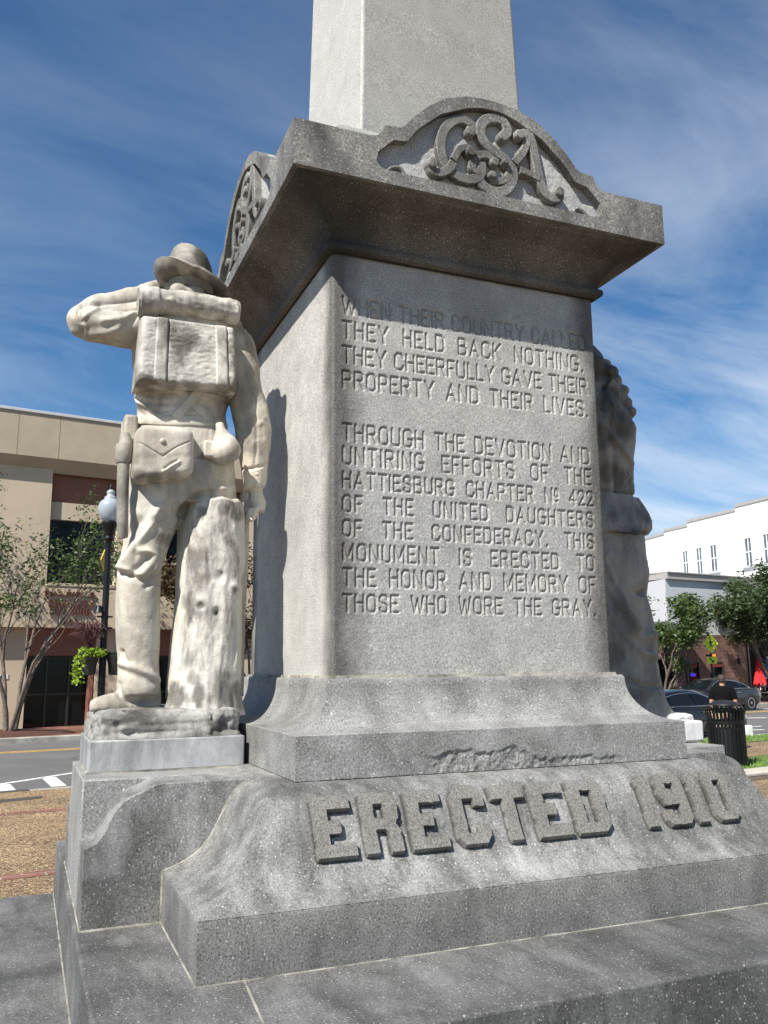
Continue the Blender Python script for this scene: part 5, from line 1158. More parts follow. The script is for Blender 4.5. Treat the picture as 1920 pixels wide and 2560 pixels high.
sh = empty('corner_shop', tuple(SF(AL(1760, FAC), FAC, WALK)), A9); tag(sh, 'low corner shop with pale upper wall over old red brick', 'shop')
ca = AL(1677, FAC); zbelt = ON(1700, 1441, FAC)[1]; zbr = ON(1700, 1586, FAC)[1]; cb = ca+32
C1 = SF(ca, FAC); C2 = at(1570, 46.5); C2[2] = 0
def plan(mb, z0, z1_, off=0.0):
    back = NV*13; o = -NV*off; d2 = (C2-C1); d2[2] = 0; d2 /= np.linalg.norm(d2); o2 = np.array([d2[1], -d2[0], 0]); o2 = o2*off*(1 if o2@(CAM-C1)*np.array(1) > 0 else -1)
    P_ = [C2+o2, C1+o, SF(cb, FAC)+o, SF(cb, FAC)+back, C2+back*1.2]
    P_ = [np.array([p[0], p[1], 0]) for p in P_]; k = len(P_); vs = [p+np.array([0, 0, z0]) for p in P_]+[p+np.array([0, 0, z1_]) for p in P_]
    mb.add(vs, [tuple(range(k-1, -1, -1)), tuple(range(k, 2*k))]+[(i, (i+1) % k, (i+1) % k+k, i+k) for i in range(k)])
mb = MB(); plan(mb, zbr, zbelt-.18, 0); part(mb, 'upper_wall', M_white2, sh, smooth=0)
mb = MB(); plan(mb, WALK-.05, zbr-.002, .03); part(mb, 'brick_wall', M_brk, sh, smooth=0)
mb = MB(); plan(mb, zbelt-.18, zbelt+.14, .16); plan(mb, zbelt+.14, zbelt+.20, .24); part(mb, 'cornice', M_cope, sh, smooth=0)
def opening(u0, u1, v0, v1, name, mat=None, off=.05, lintel=None):
    x0, zt_ = ON(u0, v0, FAC); x1, _ = ON(u1, v0, FAC); zb = max(ON(u0, v1, FAC)[1], WALK)
    mb = MB(); sfbox(mb, x0, x1, FAC-off, FAC+.3, zb, zt_); d_ = part(mb, name, mat or M_black, sh, smooth=0)
    mb = MB()
    for x in (x0, x1): sfbox(mb, x-.06, x+.06, FAC-off-.05, FAC+.1, zb, zt_+.06)
    sfbox(mb, x0, x1, FAC-off-.052, FAC+.1, zt_, zt_+.07); part(mb, 'frame', M_dkfr, sh, d_, smooth=0)
    return x0, x1, zb, zt_, d_
o1 = opening(1714.5, 1744.5, 1657, 1740, 'shop_window', M_glass); o2 = opening(1776, 1803, 1657, 1740, 'doorway', M_glass); opening(1865, 1935, 1601, 1740, 'patio_opening', M_black); opening(1637, 1679, 1650, 1740, 'doorway')
mb = MB(); sfbox(mb, o1[0]+.05, o1[1]-.2, FAC-.14, FAC-.06, o1[3]-.20, o1[3]-.05); part(mb, 'sign_strip', plain('dull red strip', (.16, .035, .03), .8, spec=.1), sh, smooth=0)
mb = MB(); sfbox(mb, o2[0]+.05, o2[1]-.1, FAC-.14, FAC-.06, o2[3]-.22, o2[3]-.06); part(mb, 'sign_strip', bpy.data.materials['dull red strip'], sh, smooth=0)
m_, t_, b_ = material('blue window light'); b_.inputs['Base Color'].default_value = (.02, .02, .3, 1); b_.inputs['Emission Color'].default_value = (.08, .05, .9, 1); b_.inputs['Emission Strength'].default_value = .35
mb = MB(); mb.tube([SF(o1[0]+.18+.3*t, FAC-.07, o1[3]-.62) for t in np.linspace(0, 1.5, 10)], [.02, .05, .075, .085, .09, .09, .085, .075, .05, .02], 10); part(mb, 'lit_sign', m_, sh, smooth=60)
mb = MB(); x0, zz0 = ON(1643, 1586, FAC-.6); 
P0_, P1_ = at(1632, 45), SF(ca+1.1, FAC-.05); za, zb_ = ON(1690, 1556, FAC)[1], ON(1690, 1585, FAC)[1]
mb.add([SF(ca-4.6, FAC-.02, za), SF(ca+.5, FAC-.02, za), SF(ca+1.4, FAC-1.1, zb_), SF(ca-5.2, FAC-1.1, zb_), SF(ca-4.6, FAC-.02, zb_-.02), SF(ca+.5, FAC-.02, zb_-.02)], [(0, 1, 2, 3), (1, 5, 2), (0, 3, 4), (3, 2, 5, 4)]); part(mb, 'awning', plain('dark green awning', (.05, .06, .05), .8), sh, smooth=0)
mb = MB(); x, z = ON(1843, 1650, FAC-.1); mb.tube([SF(x, FAC-.04, z+.25), SF(x, FAC-.22, z+.22), SF(x, FAC-.22, z+.1)], .03, 8); mb.tube([SF(x, FAC-.22, z+.12), SF(x, FAC-.22, z+.08), SF(x, FAC-.22, z-.2), SF(x, FAC-.22, z-.26)], [.05, .12, .10, .03], 10); part(mb, 'wall_lamp', M_dkfr, sh, smooth=40)
# terrace of low buildings further along both ways so that the street is closed
def box_building(name, label, a0, a1, z, mat, no=FAC):
    r = empty(name, tuple(SF((a0+a1)/2, no, WALK)), A9); tag(r, label, 'building'); mb = MB(); sfbox(mb, a0, a1, no, no+14, WALK-.05, z); part(mb, 'wall', mat, r, smooth=0)
    mb = MB(); sfbox(mb, a0-.1, a1+.1, no-.12, no+14.1, z, z+.25); part(mb, 'roof', M_cope, r, smooth=0)
    k = max(2, int((a1-a0)/3))
    for f in range(2):
        for i in range(k):
            x = a0+(i+.5)*(a1-a0)/k; mb = MB(); sfbox(mb, x-.6, x+.6, no-.03, no+.1, WALK+1.0+3.6*f, WALK+2.9+3.6*f); w_ = part(mb, 'window', M_glass, r, smooth=0)
            mb = MB(); sfbox(mb, x-.72, x+.72, no-.12, no+.1, WALK+.9+3.6*f, WALK+.998+3.6*f); part(mb, 'sill', M_cope, r, w_, smooth=0)
box_building('brick_building', 'plain brick building behind the block between office and corner shop', AL(960, FAC), ca-7, 6.5, M_brk)
# ------------------------------------------------------------------ trees
M_bark_t = plain('grey brown bark', (.13, .10, .08), .9, var=.45, scale=9, bmp=.5)
def leafmat(name, c, c2):
    m, t, b = material(name); oi = N(t, 'ShaderNodeObjectInfo'); n = tex_noise(t, 1.6, 3, .6, objco(t)); n2 = tex_noise(t, 16, 1, .5, objco(t))
    f = ramp(t, n2, [(.35, 0.), (.65, 1.)]); cc = mixc(t, f, c, c2); cc = mixc(t, 1.0, cc, ramp(t, n, [(.3, .65), (.7, 1.25)]), 'MULTIPLY')
    t.links.new(cc, b.inputs['Base Color']); b.inputs['Roughness'].default_value = .55
    tr = N(t, 'ShaderNodeBsdfTranslucent'); t.links.new(cc, tr.inputs[0]); ms = N(t, 'ShaderNodeMixShader'); ms.inputs[0].default_value = .3
    o = [n_ for n_ in t.nodes if n_.type == 'OUTPUT_MATERIAL'][0]; t.links.new(b.outputs[0], ms.inputs[1]); t.links.new(tr.outputs[0], ms.inputs[2]); t.links.new(ms.outputs[0], o.inputs[0]); return m
M_lf = leafmat('crape myrtle leaf', (.045, .085, .02), (.085, .13, .03)); M_lfr = leafmat('reddish leaf', (.07, .075, .022), (.13, .06, .03)); M_lfd = leafmat('dark leaf', (.035, .065, .02), (.07, .10, .03))
def tree(name, label, base, stems, H, spread, nleaf, leaf, seed, mleaf, z0=.35, lean=(0, 0), rtrunk=.075, group='street trees', thin=None):
    rg = random.Random(seed); root = empty(name, tuple(base)); tag(root, label, 'tree', group)
    mt = MB(); tips = []
    def branch(p, d, L, r, lev):
        n = 6; pts = [p]; rr = [r]; q = p.copy(); dd = d.copy()
        for i in range(n):
            dd = dd+np.array([rg.gauss(0, .10), rg.gauss(0, .10), rg.gauss(.035, .05)]); dd /= np.linalg.norm(dd); q = q+dd*L/n; pts.append(q.copy()); rr.append(r*(1-.55*(i+1)/n))
        mt.tube(pts, rr, 7 if lev < 2 else 5, cap=False)
        if lev >= 3:
            for k in range(2, n+1): tips.append((pts[k], .16+.05*rg.random()))
            return
        kids = [3, 4, 4][lev] if lev else rg.choice([2, 3])
        for k in range(kids):
            f = rg.uniform(.45, 1.0) if k else 1.0; i = min(int(f*n), n); a = rg.uniform(0, 6.28); sp = [.42, .55, .75][lev]
            nd = dd+sp*np.array([math.cos(a), math.sin(a), rg.uniform(-.25, .35)]); nd /= np.linalg.norm(nd); branch(pts[i], nd, L*rg.uniform(.48, .72), rr[i]*.72, lev+1)
        if lev == 2:
            for k in range(3, n+1): tips.append((pts[k], .2))
    for s in range(stems):
        a = 2*math.pi*s/stems+rg.uniform(-.4, .4); o = np.array([math.cos(a), math.sin(a), 0])
        d = np.array([lean[0], lean[1], 1.0])+o*spread*rg.uniform(.6, 1.1); d /= np.linalg.norm(d); branch(np.array([0, 0, 0.])+o*.14*(stems > 1), d, H*.50*rg.uniform(.85, 1.1), rtrunk*rg.uniform(.8, 1.1), 0)
    t_ = mt.build('trunk', M_bark_t, root, smooth=80, recalc=False)
    T = [(p, r) for p, r in tips if p[2] > H*z0]
    lv = np.zeros((nleaf*4, 3)); rr_ = np.random.default_rng(seed)
    pick = rr_.integers(0, len(T), nleaf); P_ = np.array([T[i][0] for i in pick]); R_ = np.array([T[i][1] for i in pick])
    c = P_+rr_.normal(0, 1, (nleaf, 3))*R_[:, None]*np.array([1, 1, .7]); u = rr_.normal(0, 1, (nleaf, 3)); u[:, 2] *= .5; u /= np.linalg.norm(u, axis=1)[:, None]; w = np.cross(u, rr_.normal(0, 1, (nleaf, 3))); w /= np.linalg.norm(w, axis=1)[:, None]
    if thin is not None:
        q_ = c+np.array(base)-CAM; zq = q_@_f; uu, vv = 960+FPX*(q_@_r)/zq, 1280-FPX*(q_@_u)/zq; kp = ~((uu > thin[0]) & (uu < thin[1]) & (vv > thin[2]) & (vv < thin[3]) & (rr_.random(nleaf) < .8)); c, u, w = c[kp], u[kp], w[kp]; nleaf = len(c); lv = lv[:nleaf*4]
    sz = leaf*rr_.uniform(.6, 1.25, nleaf)[:, None]
    lv[0::4] = c-u*sz; lv[1::4] = c+w*sz*.45; lv[2::4] = c+u*sz; lv[3::4] = c-w*sz*.45
    mb = MB(); mb.add(lv, [(4*i, 4*i+1, 4*i+2, 4*i+3) for i in range(nleaf)]); mb.build('crown', mleaf, root, smooth=0, recalc=False)
    return root
tree('crape_myrtle', 'leafy crape myrtle with several bare stems rising from a mulch bed', SF(AL(34, 24.6), 24.6, WALK+.1), 5, 7.6, .26, 4600, .07, 11, M_lf, .46, (.06, 0), rtrunk=.08, thin=(100, 242, 1462, 1570))
tree('crape_myrtle', 'crape myrtle glimpsed between the soldier statue and the block', SF(AL(622, 24.6), 24.6, WALK), 4, 7.0, .30, 9000, .085, 23, M_lfr, .22, (-.25, 0), group='street trees')
tree('crape_myrtle', 'crape myrtle behind the woman statue, in front of the shop awning', SF(AL(1652, 24.6), 24.6, WALK), 3, 5.4, .62, 7500, .10, 31, M_lf, .50, (.20, 0.1), .08)
tree('crape_myrtle', 'fuller darker crape myrtle at the right edge, above the patio umbrellas', SF(AL(1962, 24.6), 24.6, WALK), 4, 6.9, .60, 15000, .11, 47, M_lfd, .44, (-.46, 0.05), .10)
# small low sapling in front of the brick wall
tree('sapling', 'small bright green sapling low in front of the dark shop doorway', SF(AL(1655, 24.2), 24.2, WALK), 1, 2.6, .2, 700, .08, 5, M_lf, .6, (.1, 0), .07, group='street trees')

# ------------------------------------------------------------------ lamp post with hanging planters
M_iron = plain('black iron', (.006, .0065, .008), .42, .1, .1, spec=.3); M_globe, tg, bgl = material('frosted globe'); bgl.inputs['Base Color'].default_value = (.50, .56, .63, 1); bgl.inputs['Roughness'].default_value = .25; bgl.inputs['Transmission Weight'].default_value = .45; bgl.inputs['Subsurface Weight'].default_value = 0.0
NL = 11.55; al_ = AL(256, NL); LB = SF(al_, NL, G); lp = empty('street_lamp', tuple(LB)); tag(lp, 'black iron street lamp with frosted acorn globe and planter brackets', 'street lamp')
def zl(v): return ON(270, v, NL)[1]-G
zg = zl(1303); mb = MB()
mb.tube([(0, 0, 0), (0, 0, .05), (0, 0, .12), (0, 0, .5), (0, 0, .58), (0, 0, .66)], [.20, .20, .15, .13, .10, .068], 16)
mb.tube([(0, 0, .6), (0, 0, zg-.42)], [.064, .050], 12); mb.tube([(0, 0, zg-.44), (0, 0, zg-.36), (0, 0, zg-.30), (0, 0, zg-.26), (0, 0, zg-.22), (0, 0, zg-.12), (0, 0, zg-.07), (0, 0, zg-.03), (0, 0, zg), (0, 0, zg+.005)], [.052, .055, .085, .06, .07, .10, .125, .13, .11, .05], 20)
mb.build('post', M_iron, lp, smooth=35)
mb = MB(); gp = [(.09, 0), (.135, .05), (.178, .13), (.195, .21), (.190, .28), (.160, .34), (.115, .375), (.098, .39), (.105, .405), (.098, .42), (.065, .445), (.058, .475), (.072, .495), (.068, .515), (.03, .55), (.01, .56)]
mb.loft([ell((0, 0, zg+z), r, r, 28) for r, z in gp]); gl = mb.build('globe', M_globe, lp, smooth=180)
mb = MB(); mb.tube([(0, 0, zg+.55), (0, 0, zg+.59), (0, 0, zg+.62), (0, 0, zg+.68)], [.022, .028, .012, .004], 10); mb.build('finial', M_iron, lp, smooth=60)
zb1, zb2 = zl(1542), zl(1570); mb = MB()
for z, L_ in ((zb1, .13), (zb2, .13)):
    mb.tube([tuple(-EV*L_+np.array([0, 0, z])), tuple(EV*L_+np.array([0, 0, z]))], .014, 8); mb.tube([(0, 0, z-.02), (0, 0, z+.02)], .066, 14)
mb.tube([tuple(-EV*.15+np.array([0, 0, zb1])), tuple(-EV*.17+np.array([0, 0, zb1-.03])), tuple(-EV*.12+np.array([0, 0, zb1-.07])), tuple(-EV*.09+np.array([0, 0, zb2-.03]))], .010, 8)
mb.build('bracket', M_iron, lp, smooth=60)
zbell = zl(1532); mb = MB(); mb.loft([ell((-EV[0]*.10, -EV[1]*.10, zbell+z), r, r, 16) for r, z in ((.09, 0), (.075, .03), (.055, .07), (.048, .10), (.02, .12))]); mb.build('bell_cap', M_iron, lp, smooth=60)
def planter(off, name, label, full):
    zt_ = zl(1633); c = EV*off; r0 = empty(name, tuple(LB+c+np.array([0, 0, zt_-.36]))); tag(r0, label, 'planter', 'planters on the street lamp')
    mb = MB(); mb.loft([ell((0, 0, z), r, r, 28) for r, z in ((.08, 0), (.105, .02), (.125, .20), (.135, .22), (.155, .35), (.165, .36), (.165, .385), (.150, .385), (.140, .34), (.02, .33))]); mb.build('pot', plain('black plastic pot', (.018, .019, .020), .5, bmp=.3) if 'black plastic pot' not in bpy.data.materials else bpy.data.materials['black plastic pot'], r0, smooth=35)
    mb = MB(); mb.tube([tuple(np.array([0, 0, .30])-np.sign(off)*EV*.15), tuple(np.array([0, 0, .30])-EV*off)], .012, 8); mb.build('hanger', M_iron, r0, smooth=60)
    rg = np.random.default_rng(int(abs(off)*1000)+full); k = 900 if full else 420; lv = []; lf = []
    for i in range(k):
        a = rg.uniform(0, 6.28) if full else rg.uniform(-1.2, 1.2); f = rg.random()**1.4; r = .13+.10*min(f*3, 1)+rg.normal(0, .02); z = .42-f*(.56 if (full and math.cos(a) < -.45) else (.5 if not full else .10))+rg.normal(0, .015)
        p = EV*math.cos(a)*r+NV*math.sin(a)*r+np.array([0, 0, z]); u = rg.normal(0, 1, 3); u /= np.linalg.norm(u); w = np.cross(u, rg.normal(0, 1, 3)); w /= np.linalg.norm(w); s = rg.uniform(.016, .032); n0 = len(lv)
        lv += [p-u*s, p+w*s*.7, p+u*s, p-w*s*.7]; lf.append((n0, n0+1, n0+2, n0+3))
    mb = MB(); mb.add(lv, lf); mb.build('trailing_vine', M_lime if full else M_lf, r0, smooth=0, recalc=False)
    if full:
        mb = MB(); 
        for i in range(170):
            a = rg.uniform(0, 6.28); s = rg.uniform(.08, .34); h = rg.uniform(.25, .55); o = EV*math.cos(a)+NV*math.sin(a); P_ = [o*.02+np.array([0, 0, .38]), o*s*.35+np.array([0, 0, .38+h*.6]), o*s*.75+np.array([0, 0, .38+h*.95]), o*s*1.15+np.array([0, 0, .38+h*.8])]
            mb.tube(catmull(P_, 3), [.006]*6+[.005, .004, .003, .002], 4, cap=False)
        mb.build('fountain_grass', plain('purple grass', (.085, .030, .032), .7, var=.4), r0, smooth=60, recalc=False)
    return r0
M_lime = leafmat('lime leaf', (.17, .28, .012), (.30, .42, .03))
planter(AL(222, NL)-AL(256, NL), 'hanging_planter', 'black planter of lime vine and purple grass on left side of the lamp', 1)
planter(AL(288, NL)-AL(256, NL), 'hanging_planter', 'mostly hidden planter trailing dull green vine on right side of the lamp', 0)
# yellow warning board seen edge-on beyond the lamp
M_yel = plain('yellow sign', (.72, .46, .05), .5, var=.05)
py = AL(244, 11.9); yb = empty('yellow_sign', tuple(SF(py, 11.75, zl(1400)+G)), math.radians(58)+A9); tag(yb, 'yellow warning board fixed behind the street lamp', 'sign')
mb = MB(); mb.prism([(-.22, 0), (0, -.24), (.22, 0), (0, .24)], -.006, .006, axis='y'); mb.build('board', M_yel, yb, smooth=0)
mb = MB(); mb.box(-.04, .04, -.012, .012, -.30, .30); mb.build('mounting_strap', M_iron, yb, smooth=0)

# ------------------------------------------------------------------ cars
M_tyre = plain('tyre rubber', (.014, .014, .014), .85); M_rim = plain('alloy rim', (.55, .56, .58), .3, .8, .1); M_chrome = plain('bright trim', (.62, .63, .65), .2, .9, .05); M_tint = plain('tinted glass', (.006, .008, .009), .05, var=.05, spec=.3); M_redl = plain('red lens', (.30, .012, .02), .25)
def carpaint(name, c):
    m = plain(name, c, .28, .55, .06, 2.0, coat=.8); return m
def xsec(x, zb, zt_, w, n=12):
    """rounded body section"""
    h = zt_-zb; pts = [(-w*.86, zb), (-w*.97, zb+h*.12), (-w, zb+h*.45), (-w*.985, zb+h*.72), (-w*.93, zb+h*.93), (-w*.78, zt_), (0, zt_+.012)]; pts = pts+[(-a, b) for a, b in pts[-2::-1]]
    return [(x, a, b) for a, b in pts]
def car(label, loc, rz, paint, Hs=1.0):
    root = empty('parked_car', tuple(loc), rz); tag(root, label, 'car', 'cars parked in the street')
    W_ = .90
    R_ = [(-2.38, .42, .72, .60), (-2.34, .34, .92, .74), (-2.22, .27, 1.00, .82), (-1.9, .22, 1.02, .88), (-1.2, .20, .985, W_), (-.4, .19, .96, W_), (.5, .19, .945, W_), (1.2, .20, .92, .89), (1.8, .22, .82, .85), (2.15, .26, .73, .78), (2.33, .33, .64, .66), (2.40, .42, .55, .50)]
    mb = MB(); C = catmull(np.array(R_), 4); mb.loft([xsec(x, zb, z, w) for x, zb, z, w in C]); body = mb.build('body', paint, root, smooth=40)
    top = catmull(np.array([(-1.78, .99), (-1.45, 1.16), (-1.0, 1.33), (-.45, 1.42), (.1, 1.435), (.5, 1.375), (.95, 1.17), (1.35, .93)]), 5)
    def gh(x, z):
        f = np.clip((z-.93)/.5, 0, 1); wt = .80-.22*f; return [(x, -.81, .90), (x, -.80, .97), (x, -wt, max(z-.06, .93)), (x, -wt+.09, z), (x, 0, z+.015), (x, wt-.09, z), (x, wt, max(z-.06, .93)), (x, .80, .97), (x, .81, .90)]
    mb = MB(); mb.loft([gh(x, z) for x, z in top]); cab = mb.build('cabin', paint, root, smooth=40)
    def zroof(x): return float(np.interp(x, top[:, 0], top[:, 1]))
    def sidept(x, z, s, o=.012):
        zr = zroof(x); f = np.clip((zr-.93)/.5, 0, 1); wt = .80-.22*f; t = np.clip((z-.97)/max(zr-.06-.97, .02), 0, 1); return (x, s*(.80+(wt-.80)*t+o), z)
    for s in (-1, 1):
        for xs in ((-1.42, -1.22, -1.05, -.98), (-.90, -.6, -.3, -.06), (.04, .35, .65, .98)):
            mb = MB(); xs_ = np.linspace(xs[0], xs[-1], 8); lo = [sidept(x, 1.0, s) for x in xs_]; hi = [sidept(x, max(zroof(x)-.10, 1.005), s) for x in xs_]; v = lo+hi; v2 = [(a, b-s*.02, c) for a, b, c in v]
            mb.add(v, [(i, i+1, 9+i, 8+i) for i in range(7)]); w_ = mb.build('side_window', M_tint, root, smooth=0)
        mb = MB(); mb.tube([sidept(x, .985, s, .02) for x in np.linspace(-1.5, 1.12, 12)], .012, 6); mb.tube([sidept(x, max(zroof(x)-.085, .99), s, .016) for x in np.linspace(-1.5, 1.15, 16)], .012, 6); mb.build('window_trim', M_chrome, root, smooth=60)
        for x in (-.62, .28): mb = MB(); mb.box(x-.10, x+.10, min(s*.895, s*.93), max(s*.895, s*.93), .80, .83); mb.build('door_handle', M_chrome, root, smooth=30, bevel=.006)
        mb = MB(); mb.ball((.93, s*.97, 1.03), (.09, .11, .07), 14, 8); mb.build('wing_mirror', paint, root, smooth=180)
        mb = MB(); mb.ball((-2.24, s*.66, .84), (.10, .16, .10), 14, 8); mb.build('tail_light', M_redl, root, smooth=180)
        mb = MB(); mb.ball((2.18, s*.58, .62), (.14, .16, .07), 14, 8); mb.build('headlight', M_chrome, root, smooth=180)
        for x in (-1.42, 1.42):
            mb = MB(); q = lambda r, y: [(x+r*math.cos(a), s*y, .335+r*math.sin(a)) for a in np.arange(28)*2*math.pi/28]
            mb.loft([q(.40, .70), q(.405, .896), q(.39, .9035)]); arch = mb.build('wheel_arch', M_tyre, root, smooth=30)
            mb = MB(); mb.loft([q(.23, .72), q(.32, .72), q(.335, .75), q(.335, .895), q(.32, .918), q(.235, .922)]); wh = mb.build('wheel', M_tyre, root, smooth=40)
            mb = MB(); mb.loft([q(.238, .90), q(.236, .926), q(.205, .926), q(.20, .90)], cap=False)
            for k in range(7):
                a = k*2*math.pi/7; d = np.array([math.cos(a), 0, math.sin(a)]); n_ = np.array([-math.sin(a), 0, math.cos(a)]); c0 = np.array([x, s*.915, .335]); mb.loft([[tuple(c0+d*r+n_*w+np.array([0, s*dy, 0])) for w, dy in ((-ww, 0), (ww, 0), (ww, -.03), (-ww, -.03))] for r, ww in ((.03, .03), (.21, .022))])
            mb.loft([q(.05, .90), q(.05, .93), q(.02, .935)]); mb.build('rim', M_rim, wh, smooth=40, recalc=True)
    for (xa, xb) in ((.60, 1.28), (-1.72, -1.08)):
        mb = MB(); xs_ = np.linspace(xa, xb, 6); v = []
        for x in xs_:
            z = zroof(x); f = np.clip((z-.93)/.5, 0, 1); wt = (.80-.22*f)-.10
            v += [(x, -wt, z+.010), (x, 0, z+.028), (x, wt, z+.010)]
        mb.add(v, [(3*i+j, 3*i+j+1, 3*i+j+4, 3*i+j+3) for i in range(5) for j in range(2)]); mb.build('windscreen', M_tint, root, smooth=0)
    root.scale = (1, 1, Hs)
    return root
P_grey = carpaint('dark grey paint', (.032, .031, .034)); P_navy = carpaint('black paint', (.005, .0055, .008))
car('dark grey sedan with silver wheels parked facing left by the far kerb', SF(AL(1776, 22.5), 22.5, ROAD), A9+math.pi, P_grey, .985)
car('glossy black sedan half hidden by the litter bin and the statue', SF(AL(1672, 13.5), 13.5, ROAD), A9, P_navy, .93)

# ------------------------------------------------------------------ person
M_skin = plain('tanned skin', (.40, .20, .13), .6, var=.06); M_shirt = plain('black shirt', (.005, .005, .0055), .95, var=.2, spec=.1); M_short = plain('khaki shorts', (.30, .22, .14), .85); M_cap = plain('dark brown cap', (.045, .032, .022), .8); M_shoe = plain('dark shoes', (.03, .03, .03), .7); M_hair = plain('dark hair', (.03, .02, .014), .8)
pd = 19.6; pp = at(1801, pd); pr = empty('person', (pp[0], pp[1], G), math.radians(-42)); tag(pr, 'man in black shirt and dark cap standing behind the litter bin, back turned', 'person')
# built facing +y (away), right = +x; height 1.66
mb = MB()
for s in (-1, 1):
    arm(mb, [(s*.05, 0, 1.34), (s*.17, 0, 1.35), (s*.225, -.01, 1.22), (s*.255, -.02, 1.05), (s*.265, .03, .90), (s*.26, .06, .82)], [.055, .058, .050, .042, .034, .026], 14)
    mb.ball((s*.258, .07, .765), (.022, .04, .05), 10, 8)
    for k in range(4): mb.tube([(s*(.25), .045+.02*k, .74), (s*(.245), .05+.02*k, .70), (s*.235, .055+.02*k, .67+.008*abs(k-1.5))], [.010, .009, .007], 6)
    mb.tube([(s*.25, .10, .77), (s*.24, .125, .74), (s*.235, .13, .715)], [.012, .010, .008], 6)
    st_ = .14*s
    arm(mb, [(s*.09, 0, .84), (s*.095, st_*.4, .62), (s*.10, st_*.7, .45), (s*.10, st_*.9-.02, .28), (s*.10, st_-.04, .08)], [.085, .075, .055, .052, .036], 14); mb.tube([(s*.10, st_-.08, .05), (s*.105, st_+.04, .04), (s*.11, st_+.14, .03)], [.04, .042, .03], 10)
mb.loft([ell((0, 0, z), rx, ry, 28, 0, 2.3) for z, rx, ry in ((.80, .15, .10), (.90, .165, .115), (1.02, .155, .105), (1.15, .175, .115), (1.28, .195, .115), (1.36, .17, .09), (1.40, .09, .07))])
mb.tube([(0, 0, 1.36), (0, .01, 1.44), (0, .02, 1.50)], [.058, .055, .055], 14); mb.ball((.0, .025, 1.55), (.074, .095, .11), 20, 12)
mb.ball((.055, .105, 1.54), (.02, .025, .02), 8, 6); mb.ball((.045, .09, 1.50), (.03, .02, .012), 8, 6)
for s in (-1, 1): mb.ball((s*.076, .02, 1.545), (.012, .022, .03), 8, 6)
me = sculpt(mb, .010, 3, .5); me.name = 'body'; mkobj('body', me, M_skin, pr, 180)
mb = MB(); mb.loft([ell((0, 0, z), rx, ry, 32, 0, 2.3) for z, rx, ry in ((.80, .178, .125), (.90, .180, .128), (1.02, .172, .120), (1.15, .190, .128), (1.28, .208, .128), (1.365, .185, .102), (1.405, .105, .082), (1.425, .075, .072))])
for s in (-1, 1): arm(mb, [(s*.08, 0, 1.33), (s*.18, 0, 1.345), (s*.23, -.01, 1.22), (s*.25, -.015, 1.12)], [.07, .073, .068, .064], 14)
me = sculpt(mb, .010, 3, .5); V, Nn = getv(me); V += Nn*(.008*fbm(V, (10, 10, 7), 3, 3))[:, None]; setv(me, V); me.name = 'shirt'; mkobj('shirt', me, M_shirt, pr, 180)
mb = MB(); mb.loft([ell((0, 0, z), rx, ry, 28, 0, 2.4) for z, rx, ry in ((.72, .17, .12), (.80, .175, .125), (.90, .168, .118))])
for s in (-1, 1): arm(mb, [(s*.09, 0, .82), (s*.10, .14*s*.4, .62), (s*.105, .14*s*.65, .47)], [.10, .10, .095], 14)
me = sculpt(mb, .010, 3, .5); me.name = 'shorts'; mkobj('shorts', me, M_short, pr, 180)
for s in (-1, 1):
    mb = MB(); st_ = .14*s; mb.tube([(s*.10, st_-.11, .055), (s*.10, st_-.05, .06), (s*.105, st_+.06, .05), (s*.11, st_+.17, .035)], [.035, .055, .052, .03], 12); mb.build('shoe', M_shoe, pr, smooth=180)
mb = MB(); mb.loft([ell((0, .02, z), rx, ry, 24) for z, rx, ry in ((1.565, .084, .108), (1.60, .084, .108), (1.64, .072, .092), (1.665, .045, .055), (1.672, .01, .012))]); mb.ball((.04, .145, 1.575), (.07, .07, .010), 14, 6); mb.build('cap', M_cap, pr, smooth=60)
mb = MB(); mb.ball((0, -.005, 1.535), (.078, .085, .045), 18, 8); mb.build('hair', M_hair, pr, smooth=180)

# ------------------------------------------------------------------ litter bin
cp = at(1803, 16.6); bn = empty('litter_bin', (cp[0], cp[1], G)); tag(bn, 'black slatted metal litter bin with domed lid', 'litter bin')
mb = MB(); nS = 30
for k in range(nS):
    a = 2*math.pi*k/nS; d = np.array([math.cos(a), math.sin(a), 0]); n_ = np.array([-math.sin(a), math.cos(a), 0]); prof = [(.335, .05), (.338, .30), (.338, .80), (.342, .92), (.372, 1.02), (.43, 1.09)]
    mb.loft([[tuple(d*(r+o)+n_*w+np.array([0, 0, z])) for w, o in ((-.020, 0), (.020, 0), (.020, -.008), (-.020, -.008))] for r, z in prof])
sl_ = mb.build('slatted_body', M_iron, bn, smooth=30)
def ring(r, z, h, t): m = MB(); m.loft([ell((0, 0, z), r-t, r-t, 48), ell((0, 0, z), r, r, 48), ell((0, 0, z+h), r, r, 48), ell((0, 0, z+h), r-t, r-t, 48), ell((0, 0, z), r-t, r-t, 48)], cap=False); return m
ring(.346, .78, .07, .02).build('band', M_iron, bn, smooth=30); ring(.346, .06, .06, .02).build('band', M_iron, bn, smooth=30)
ring(.352, 1.035, .025, .03).build('rim', M_iron, bn, smooth=30)
mb = MB(); mb.loft([ell((0, 0, z), r, r, 40) for r, z in ((.30, .06), (.30, .70))]); mb.build('liner', plain('black liner', (.006, .006, .007), .6), bn, smooth=30)
mb = MB(); mb.loft([ell((0, 0, z), r, r, 40) for r, z in ((.275, 1.13), (.29, 1.135), (.285, 1.15), (.22, 1.19), (.12, 1.215), (.02, 1.225))]); mb.build('lid', plain('lid grey black', (.016, .017, .019), .5, .1, spec=.3), bn, smooth=50)
mb = MB()
for k in range(12): a = 2*math.pi*k/12; mb.tube([(.32*math.cos(a), .32*math.sin(a), 1.05), (.27*math.cos(a), .27*math.sin(a), 1.14)], .008, 6)
